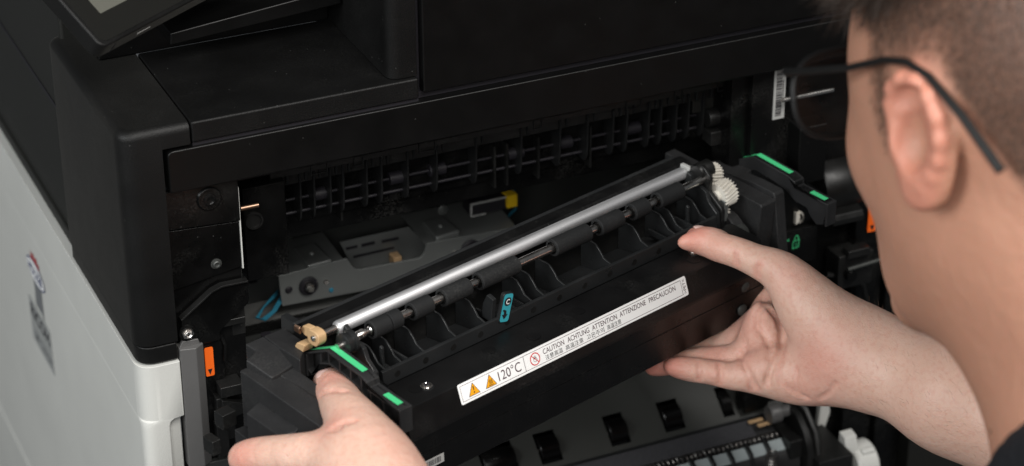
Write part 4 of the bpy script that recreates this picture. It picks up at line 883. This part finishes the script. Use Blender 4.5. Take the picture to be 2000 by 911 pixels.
prims += [cone(pc(712, 925, 1081), pc(800, 1075, 1050), 16, 22, 12), cone(pc(735, 990, 1076), pc(810, 1085, 1048), 18, 24, 12), cone(pc(800, 1078, 1050), (120, 300, 900), 24, 38, 16), cone((120, 300, 900), (235, 150, 800), 40, 48, 20)]
# ---------- head
HF = np.array([-.48, -.11, .87]); HF /= np.linalg.norm(HF); HU = np.array([-.08, -.985, -.17]); HU -= HF*(HU @ HF); HU /= np.linalg.norm(HU); HL = np.cross(HU, HF)
HC = pc(1792, 285, 940)-HL*74
def hd(f, l, u): return HC+HF*f+HL*l+HU*u
hax = [HF, HL, HU]
prims += [ell(hd(-10, 0, 38), hax, (97, 75, 88), 14), ell(hd(34, 0, 10), hax, (62, 62, 74), 24), ell(hd(28, 0, -32), hax, (62, 55, 62), 24),
          ell(hd(60, 0, -68), hax, (36, 36, 30), 26), ell(hd(10, 0, -45), hax, (50, 56, 48), 22),
          ell(hd(64, 30, -12), hax, (20, 22, 20), 16), ell(hd(64, -30, -12), hax, (20, 22, 20), 16),
          ell(hd(82, 0, 30), hax, (16, 36, 12), 14),
          cone(hd(96, 0, 22), hd(112, 0, -14), 8, 11, 9), ell(hd(102, 10, -17), hax, (8, 8, 7), 5), ell(hd(102, -10, -17), hax, (8, 8, 7), 5),
          ell(hd(92, 0, -42), hax, (12, 22, 7), 6), ell(hd(90, 0, -52), hax, (12, 18, 7), 6), ell(hd(86, 0, -84), hax, (16, 22, 14), 12)]
carves += [ell(hd(98, 30, 12), hax, (14, 17, 9), 8), ell(hd(98, -30, 12), hax, (14, 17, 9), 8), cone(hd(105, -20, -47), hd(105, 20, -47), 1.4, 1.4, 3)]
prims += [ell(hd(80, 30, 10), hax, (12, 13, 12), 2), ell(hd(80, -30, 10), hax, (12, 13, 12), 2)]
def ear(s):
    out = []; ang = R(-10); er = -HF*math.cos(ang)+HL*s*math.sin(ang); ez_ = HL*s*math.cos(ang)+HF*math.sin(ang); eu = (HU*.97+HF*.16); eu /= np.linalg.norm(eu)
    c0 = hd(3, s*74, 4)
    def e(a, b, c): return c0+er*a*.8+eu*b*.73+ez_*c
    out.append(ell(e(11, 2, 3), [er, eu, ez_], (17, 28, 4.4), 5))
    P_ = [(-6, 6, 3), (-5, 17, 4), (0, 26, 6), (8, 31, 7.5), (17, 30, 8.5), (24, 23, 9), (27, 12, 8.5), (26, 0, 7.5), (22, -11, 6.5), (16, -19, 5.5), (9, -24, 4.5)]
    out.extend(chain([(e(*p), 3.1 if i < 8 else 2.8) for i, p in enumerate(P_)], 3.0, sub=1))
    out.append(ell(e(5, -25, 2.8), [er, eu, ez_], (8.5, 9, 4.0), 5))
    A_ = [(18, 17, 6), (19, 5, 6.5), (14, -7, 6), (6, -13, 5)]
    out.extend(chain([(e(*p), 2.6) for p in A_], 3.0, sub=1))
    out.append(ell(e(-5, -3, 3.5), [er, eu, ez_], (3.5, 6.5, 4), 3))
    cv = [ell(e(7, -1, 7.5), [er, eu, ez_], (8.5, 12, 7.0), 3), ell(e(12, 21, 9.5), [er, eu, ez_], (8, 5, 5), 3)]
    return out, cv
for s in (1, -1):
    a, b = ear(s); prims += a; carves += b
# neck and trunk
NB = np.array([268, 122, 952.0])
prims += [cone(hd(-28, 0, -40), NB, 57, 60, 30), cone(hd(20, 0, -62), NB+np.array([-18, 10, 4]), 36, 44, 26), cone(NB, (300, 190, 930), 62, 95, 40), cone((440, 100, 1010), (330, 170, 930), 50, 80, 40), cone((235, 150, 800), (310, 175, 905), 50, 80, 40), cone((310, 200, 920), (330, 300, 910), 90, 80, 40)]
# ---------- creases cut where the palm shows them
def hits(pp, d0, d1=1290.0):
    # first depth at which each line of sight enters the body
    D = np.array([[(px-1000)/F_PX, (py-455.5)/F_PX, 1.0] for px, py in pp]); out = []
    ds = np.arange(d0, d1, 2.0); c = D.mean(0); near = [p for p in prims if np.linalg.norm(p.c-c*p.c[2])-p.br < 40]
    S = field(near, [], (D[:, None, :]*ds[None, :, None]).reshape(-1, 3)).reshape(len(D), -1)
    for i in range(len(D)):
        k = np.where(S[i] < 0)[0]
        if len(k) == 0 or k[0] == 0: out.append(None); continue
        k = k[0]; t = S[i, k-1]/(S[i, k-1]-S[i, k]); out.append(D[i]*(ds[k-1]+2.0*t))
    return out
CREASE_PTS = []
def crease(pts, r=0.8, depth=0.35, k=1.2, d0=1185.0, n=5):
    pp = [(a[0]+(b[0]-a[0])*t, a[1]+(b[1]-a[1])*t) for a, b in zip(pts[:-1], pts[1:]) for t in np.linspace(0, 1, n, endpoint=False)]+[pts[-1]]
    P_ = [p+np.array([0, 0, depth-r]) for p in hits(pp, d0) if p is not None]
    CREASE_PTS.extend(P_)
    for a, b in zip(P_[:-1], P_[1:]):
        if np.linalg.norm(a-b) < 14: carves.append(cone(a, b, r, r, k))
crease([(1488, 578), (1502, 600), (1520, 622), (1528, 650), (1526, 680), (1512, 705), (1500, 735), (1498, 752)], 1.3, 1.4, 1.8)      # life line
crease([(1492, 590), (1478, 615), (1478, 640), (1492, 655), (1503, 675), (1500, 700)], 1.1, 1.1, 1.5)
crease([(1444, 690), (1452, 712), (1464, 735), (1478, 760)], 1.1, 1.2, 1.5)
crease([(1447, 650), (1456, 668), (1454, 690)], 0.8, .6)
crease([(1528, 655), (1530, 690), (1520, 720), (1524, 750)], 0.9, .5)
crease([(1535, 755), (1560, 772), (1580, 780)], 0.9, .5)
crease([(1404, 710), (1408, 730), (1404, 752)], 0.9, .8); crease([(1365, 706), (1367, 724), (1364, 744)], 0.9, .8); crease([(1452, 706), (1462, 738), (1466, 764)], .9, .8)
crease([(1560, 768), (1552, 745), (1556, 720)], .9, .6); crease([(1600, 780), (1618, 768), (1632, 748)], .9, .6)
crease([(1400, 682), (1401, 700)], .7, .5)
crease([(1485, 515), (1478, 528), (1480, 540)], 0.8, .5); crease([(1438, 495), (1436, 508), (1440, 518)], 0.7, .4)
crease([(645, 839), (655, 838), (665, 834)], 0.8, .35, 1.5, 1040.0); crease([(650, 832), (672, 824), (692, 822)], .8, .3, 1.5, 1040.0); crease([(624, 770), (646, 762), (676, 764)], .8, .35, 1.5, 1040.0)
BV, BQ = mesh_field(prims, carves, 1.6)

# colour attributes: hair cover, redness with painted crease shading, pale palm
def attr_fields(V):
    q = V-HC; f = q @ HF; l = q @ HL; u = q @ HU
    sm = lambda x, a, b: np.clip((x-a)/(b-a), 0, 1)**2*(3-2*np.clip((x-a)/(b-a), 0, 1))
    headm = (np.linalg.norm(q, axis=1) < 260)*(V[:, 2] < 1130)*(V[:, 0] > 60); headm = headm*1.0
    hm_ = (np.linalg.norm(q, axis=1) < 190)
    line = np.where(f > 28, 38+(f-28)*0.9, np.where(f > -18, 34.0, np.where(f > -60, 34+(f+18)*1.75, -39.5+(f+60)*.2)))
    hair = sm(u-line, -9, 9)*sm(88-f, -6, 8)
    side = np.exp(-((f-24)/8.0)**2)*sm(u, -14, 10)*(np.abs(l) > 40)                     # sideburn
    hair = np.clip(np.maximum(hair, side*.9), 0, 1)*hm_
    earm = sm(np.abs(l), 73, 79)*(np.abs(f+8) < 45)*(u < 46)*hm_; hair = hair*(1-earm)
    red = np.zeros(len(V))
    for c, r, a in [(pc(1612, 668, 1215), 13, .45), (pc(1605, 705, 1215), 18, .5), (pc(1350, 460, 1240), 13, .8), (pc(1300, 715, 1243), 14, .8), (pc(1270, 717, 1255), 16, .9), (pc(1470, 700, 1240), 15, .45), (pc(1470, 640, 1252), 16, .5), (pc(1400, 730, 1240), 10, .4), (pc(1395, 692, 1250), 12, .45), (pc(1385, 485, 1233), 14, .35), (pc(1500, 600, 1262), 16, .35), (pc(1580, 760, 1222), 18, .35), (pc(1540, 540, 1218), 12, .25), (pc(640, 728, 1125), 12, .55), (pc(655, 836, 1085), 9, .5), (pc(470, 893, 1110), 12, .6), (pc(760, 905, 1068), 16, .25)]:
        red = np.maximum(red, a*np.exp(-((V-c)**2).sum(1)/(r*r)))
    red = np.maximum(red, earm*.38)
    for c in CREASE_PTS: red = np.maximum(red, .55*np.exp(-((V-c)**2).sum(1)/4.5))  # crease lines are redder; the tint also paints in their shading
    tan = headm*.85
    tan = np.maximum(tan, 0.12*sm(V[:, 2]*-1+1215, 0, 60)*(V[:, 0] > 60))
    return hair, red, tan
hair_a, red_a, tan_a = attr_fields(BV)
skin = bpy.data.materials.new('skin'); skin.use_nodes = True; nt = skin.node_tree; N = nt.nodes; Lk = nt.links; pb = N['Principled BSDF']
def anode(n): a = N.new('ShaderNodeAttribute'); a.attribute_name = n; return a.outputs['Fac']
def mixc(fac, A, B):
    m = N.new('ShaderNodeMix'); m.data_type = 'RGBA'
    for s, v in (('Factor', fac), ('A', A), ('B', B)):
        if isinstance(v, (tuple, float)): m.inputs[s].default_value = v
        else: Lk.new(v, m.inputs[s])
    return m.outputs['Result']
def mathn(op, a, b):
    m = N.new('ShaderNodeMath'); m.operation = op; m.use_clamp = True
    for i, v in enumerate((a, b)):
        if isinstance(v, float): m.inputs[i].default_value = v
        else: Lk.new(v, m.inputs[i])
    return m.outputs[0]
tc = N.new('ShaderNodeTexCoord')
def noise(scale, detail=4): n = N.new('ShaderNodeTexNoise'); n.inputs['Scale'].default_value = scale; n.inputs['Detail'].default_value = detail; Lk.new(tc.outputs['Object'], n.inputs['Vector']); return n.outputs[0]
n1 = noise(70); n2 = noise(420, 3); n3 = noise(22, 3)
base = mixc(n1, (0.57, 0.355, 0.275, 1), (0.65, 0.440, 0.355, 1))
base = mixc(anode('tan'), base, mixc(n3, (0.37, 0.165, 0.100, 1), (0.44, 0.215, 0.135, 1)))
mot = N.new('ShaderNodeMapRange'); mot.inputs[1].default_value = .48; mot.inputs[2].default_value = .7; Lk.new(n2, mot.inputs[0])
base = mixc(mathn('MULTIPLY', mot.outputs[0], .28), base, (0.50, 0.22, 0.16, 1))
base = mixc(mathn('MULTIPLY', anode('redness'), .85), base, (0.56, 0.17, 0.13, 1))
hn = noise(900, 2); hm = N.new('ShaderNodeMapRange'); hm.inputs[1].default_value = .3; hm.inputs[2].default_value = .7; hm.inputs[3].default_value = .55; hm.inputs[4].default_value = 1.0; Lk.new(hn, hm.inputs[0])
base = mixc(mathn('MULTIPLY', anode('hair_cover'), hm.outputs[0]), base, (0.056, 0.034, 0.025, 1)); base = mixc(anode('hair_top'), base, (0.018, 0.011, 0.008, 1))
Lk.new(base, pb.inputs['Base Color']); pb.inputs['Roughness'].default_value = 0.47; pb.inputs['Specular IOR Level'].default_value = 0.42
pb.inputs['Subsurface Weight'].default_value = 0.22; pb.inputs['Subsurface Radius'].default_value = (1.0, 0.35, 0.2); pb.inputs['Subsurface Scale'].default_value = 0.004
vo = N.new('ShaderNodeTexVoronoi'); vo.inputs['Scale'].default_value = 850; vo.feature = 'DISTANCE_TO_EDGE'; Lk.new(tc.outputs['Object'], vo.inputs['Vector'])
b1 = N.new('ShaderNodeBump'); b1.inputs['Strength'].default_value = .45; b1.inputs['Distance'].default_value = .0004; Lk.new(vo.outputs['Distance'], b1.inputs['Height'])
b2 = N.new('ShaderNodeBump'); b2.inputs['Strength'].default_value = .5; b2.inputs['Distance'].default_value = .0012; Lk.new(noise(160, 5), b2.inputs['Height']); Lk.new(b1.outputs[0], b2.inputs['Normal']); Lk.new(b2.outputs[0], pb.inputs['Normal'])
MATS['skin'] = skin
bme = make_mesh('person', to_world(BV), BQ, skin)
_q = BV-HC; hair_t = hair_a*np.clip((_q @ HU-52+np.clip(_q @ HF, -40, 40)*.35)/16, 0, 1)
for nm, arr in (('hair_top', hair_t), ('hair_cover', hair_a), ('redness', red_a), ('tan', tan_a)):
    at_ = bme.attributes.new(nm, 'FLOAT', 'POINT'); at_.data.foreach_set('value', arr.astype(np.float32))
person = bpy.data.objects.new('person', bme); COL.objects.link(person)
person['label'] = 'person in glasses and black t-shirt bending over the printer, both hands gripping the fuser'; person['category'] = 'person'

# ---------- nails
def nail(c, along, up, r, L_, W_):
    # curved plate lying on the back of a finger tip: c a point on the finger's axis, r the finger's radius there
    al = np.array(along, float); al /= np.linalg.norm(al); up = np.array(up, float); up -= al*(up @ al); up /= np.linalg.norm(up); sd = np.cross(al, up); m = MB(); nu, nv = 11, 11; vs = []
    tt = np.linspace(0, 16, 161); fv = field([p for p in prims if np.linalg.norm(p.c-np.array(c))-p.br < 20], [], np.array(c)[None]+up[None]*tt[:, None]); r = tt[np.argmax(fv > 0)]
    for i in range(nu):
        for j in range(nv):
            a = (j/(nv-1)-.5)*2; t = i/(nu-1)*2-1; w = W_*(1-.10*t*t-(.22*max(0, t-.5)*2 if t > 0 else .18*max(0, -t-.6)*2)); th = a*w/r
            vs.append(np.array(c)+al*(t*L_/2)+(sd*math.sin(th)+up*math.cos(th))*(r+.12-.9*max(0, t)**2))
    vw = to_world(np.array(vs)); fs = [(i*nv+j, i*nv+j+1, (i+1)*nv+j+1, (i+1)*nv+j) for i in range(nu-1) for j in range(nv-1)]
    m.add([tuple(v) for v in vw], fs); o = m.build('nail', 'nail', person); sol = o.modifiers.new('thickness', 'SOLIDIFY'); sol.thickness = .0004; return o
mat('nail', (0.70, 0.47, 0.42), 0.25, var=.08, vscale=200)
nail(pc(1368, 467, 1244), pc(1361, 465, 1246)-pc(1420, 487, 1235), (.25, -.95, -.22), 6.1, 9.0, 4.4)
nail(pc(647, 756, 1141), pc(643, 746, 1150)-pc(658, 790, 1118), (-.15, -.72, -.68), 8.1, 10.0, 6.0)
# ---------- fine hairs on the forearm
fa = np.where((BV[:, 0] > 172) & (BV[:, 0] < 262) & (BV[:, 2] > 1130) & (BV[:, 1] > 20))[0]
# ---------- hair strands
head_idx = np.where(hair_a > .25)[0]
nrm = np.zeros((len(BV), 3)); fnr = np.cross(BV[BQ[:, 2]]-BV[BQ[:, 0]], BV[BQ[:, 3]]-BV[BQ[:, 1]])
for k in range(4): np.add.at(nrm, BQ[:, k], fnr)
nrm /= np.maximum(np.linalg.norm(nrm, axis=1), 1e-9)[:, None]
fa = fa[(nrm[fa, 2] < .35)]; pk_ = rng.choice(fa, 500); ap = BV[pk_]; an = nrm[pk_]; ad = an*.45+np.array([-.75, -.1, 0])[None]*.6+np.array([0, -.6, 0])[None]+rng.normal(0, .25, (500, 3)); ad /= np.linalg.norm(ad, axis=1)[:, None]
al_ = rng.uniform(2, 5.5, 500)[:, None]; as_ = np.cross(ad, rng.normal(0, 1, (500, 3))); as_ /= np.linalg.norm(as_, axis=1)[:, None]
AV = np.stack([ap-as_*.035, ap+as_*.035, ap+ad*al_*.6+as_*.03, ap+ad*al_*.6-as_*.03, ap+ad*al_-an*al_*.15], 1).reshape(-1, 3); o5 = np.arange(500)*5
ame = bpy.data.meshes.new('arm_hair'); ame.from_pydata([tuple(v) for v in to_world(AV)*.001], [], [tuple(q) for q in np.stack([o5, o5+1, o5+2, o5+3], 1).tolist()]+[tuple(q) for q in np.stack([o5+3, o5+2, o5+4], 1).tolist()])
mat('arm_hair_brown', (0.17, 0.10, 0.065), 0.5); ame.materials.append(MATS['arm_hair_brown'])
ah = bpy.data.objects.new('arm_hair', ame); COL.objects.link(ah); ah.parent = person; ah['kind'] = 'stuff'
pick = head_idx[rng.random(len(head_idx)) < np.minimum(1, hair_a[head_idx]*1.0)]
pts = BV[pick]+rng.normal(0, .5, (len(pick), 3)); nn = nrm[pick]; uu = (pts-HC) @ HU; ff = (pts-HC) @ HF
top = np.clip((uu-56+np.clip(ff, -40, 40)*.35)/16, 0, 1); length = 3.2+4.5*np.clip((uu-30)/50, 0, 1)+20*top*np.clip((72-ff)/30, .15, 1); length *= rng.uniform(.7, 1.25, len(pick))
flow = -HU[None]*.75-HF[None]*.35+HF[None]*(top[:, None]*.45); dirn = nn*(.55+.25*top[:, None])+flow*.7+rng.normal(0, .22, (len(pick), 3)); dirn /= np.linalg.norm(dirn, axis=1)[:, None]
dirn2 = dirn-nn*.35+flow*.25; dirn2 /= np.linalg.norm(dirn2, axis=1)[:, None]
sidev = np.cross(dirn, rng.normal(0, 1, (len(pick), 3))); sidev /= np.linalg.norm(sidev, axis=1)[:, None]; w = .11+.06*top[:, None]
mid = pts+dirn*length[:, None]*.5; end = mid+dirn2*length[:, None]*.5
HVt = np.stack([pts-sidev*w, pts+sidev*w, mid-sidev*w*.8, mid+sidev*w*.8, end], 1).reshape(-1, 3); nst = len(pick); o5 = np.arange(nst)*5
HQ = np.stack([o5, o5+1, o5+3, o5+2], 1); HT = np.stack([o5+2, o5+3, o5+4], 1)
hme = bpy.data.meshes.new('hair'); hme.from_pydata([tuple(v) for v in to_world(HVt)*.001], [], [tuple(q) for q in HQ.tolist()]+[tuple(q) for q in HT.tolist()])
mat('hair_brown', (0.032, 0.020, 0.014), 0.55, var=.4, vscale=400, spec=.35); hme.materials.append(MATS['hair_brown'])
hair = bpy.data.objects.new('hair', hme); COL.objects.link(hair); hair.parent = person; hair['label'] = 'short brown hair, clipped at the sides'
# ---------- shirt
mat('shirt_cloth', (0.012, 0.013, 0.016), 0.85, bump=.5, bscale=1200, var=.2, vscale=300, spec=.2)
sp = [cone(NB+np.array([16, 26, -8]), (300, 190, 930), 68, 100, 40), cone((440, 100, 1010), (330, 172, 930), 56, 86, 40), cone((235, 150, 800), (310, 177, 905), 56, 86, 40), cone((310, 200, 920), (360, 420, 900), 116, 121, 40), cone((440, 100, 1010), (408, 134, 1080), 58, 60, 20), cone((235, 150, 800), (180, 222, 848), 58, 60, 20)]
sp += chain([(pc(1975, 1010, 985), 16), (pc(2010, 925, 955), 15), (pc(2075, 880, 915), 15), (pc(2190, 860, 880), 16), (pc(2330, 880, 870), 18)], 20)
SV, SQ = mesh_field(sp, [], 3.0)
shirt = bpy.data.objects.new('t_shirt', make_mesh('t_shirt', to_world(SV), SQ, MATS['shirt_cloth'])); COL.objects.link(shirt); shirt.parent = person; shirt['label'] = 'plain black t-shirt'
# ---------- eyeglasses (worn, a thing of their own)
gl = empty('eyeglasses', 'black framed eyeglasses worn by the person beside the printer', 'glasses', to_world(hd(98, 0, 8)[None])[0])
go = to_world(hd(98, 0, 8)[None])[0]
def gbuild(mb, name, m, parent): mb.v = [tuple(np.array(p)-go) for p in mb.v]; return mb.build(name, m, parent)
for s in (1, -1):
    rim = []
    for k in range(41):
        a = 2*math.pi*k/40; cx_ = abs(math.cos(a))**.75*math.copysign(1, math.cos(a)); sx_ = abs(math.sin(a))**.8*math.copysign(1, math.sin(a))
        rim.append(hd(102-abs(cx_*25+34)*.10-.06*20*sx_*-1, s*(37+26*cx_), 10+18*sx_))
    W_ = to_world(np.array(rim)); rimo = gbuild(MB().tube([tuple(p) for p in W_], 1.6, 10), 'lens_rim', 'glasses_black', gl)
    m = MB(); m.add([tuple(p) for p in W_[:-1]]+[tuple(W_[:-1].mean(0))], [(i, (i+1) % 40, 40) for i in range(40)]); lens_mb = m
    gbuild(m, 'lens', 'lens_glass', rimo) if 'lens_glass' in MATS else None
    arm = [hd(96, s*64, 22), hd(92, s*69, 23), hd(70, s*74, 25), hd(40, s*76, 28), hd(12, s*78, 33), hd(-2, s*79, 33), hd(-14, s*78, 28), hd(-30, s*76, 14), hd(-46, s*72, -6)]
    gbuild(MB().tube([tuple(p) for p in to_world(np.array(arm))], [2.0, 1.8, 1.6, 1.5, 1.5, 1.6, 1.7, 1.9, 2.0], 10), 'temple_arm', 'glasses_black', gl)
gbuild(MB().tube([tuple(p) for p in to_world(np.array([hd(101, 12, 14), hd(104, 5, 17), hd(104, -5, 17), hd(101, -12, 14)]))], 1.8, 10), 'bridge', 'glasses_black', gl)
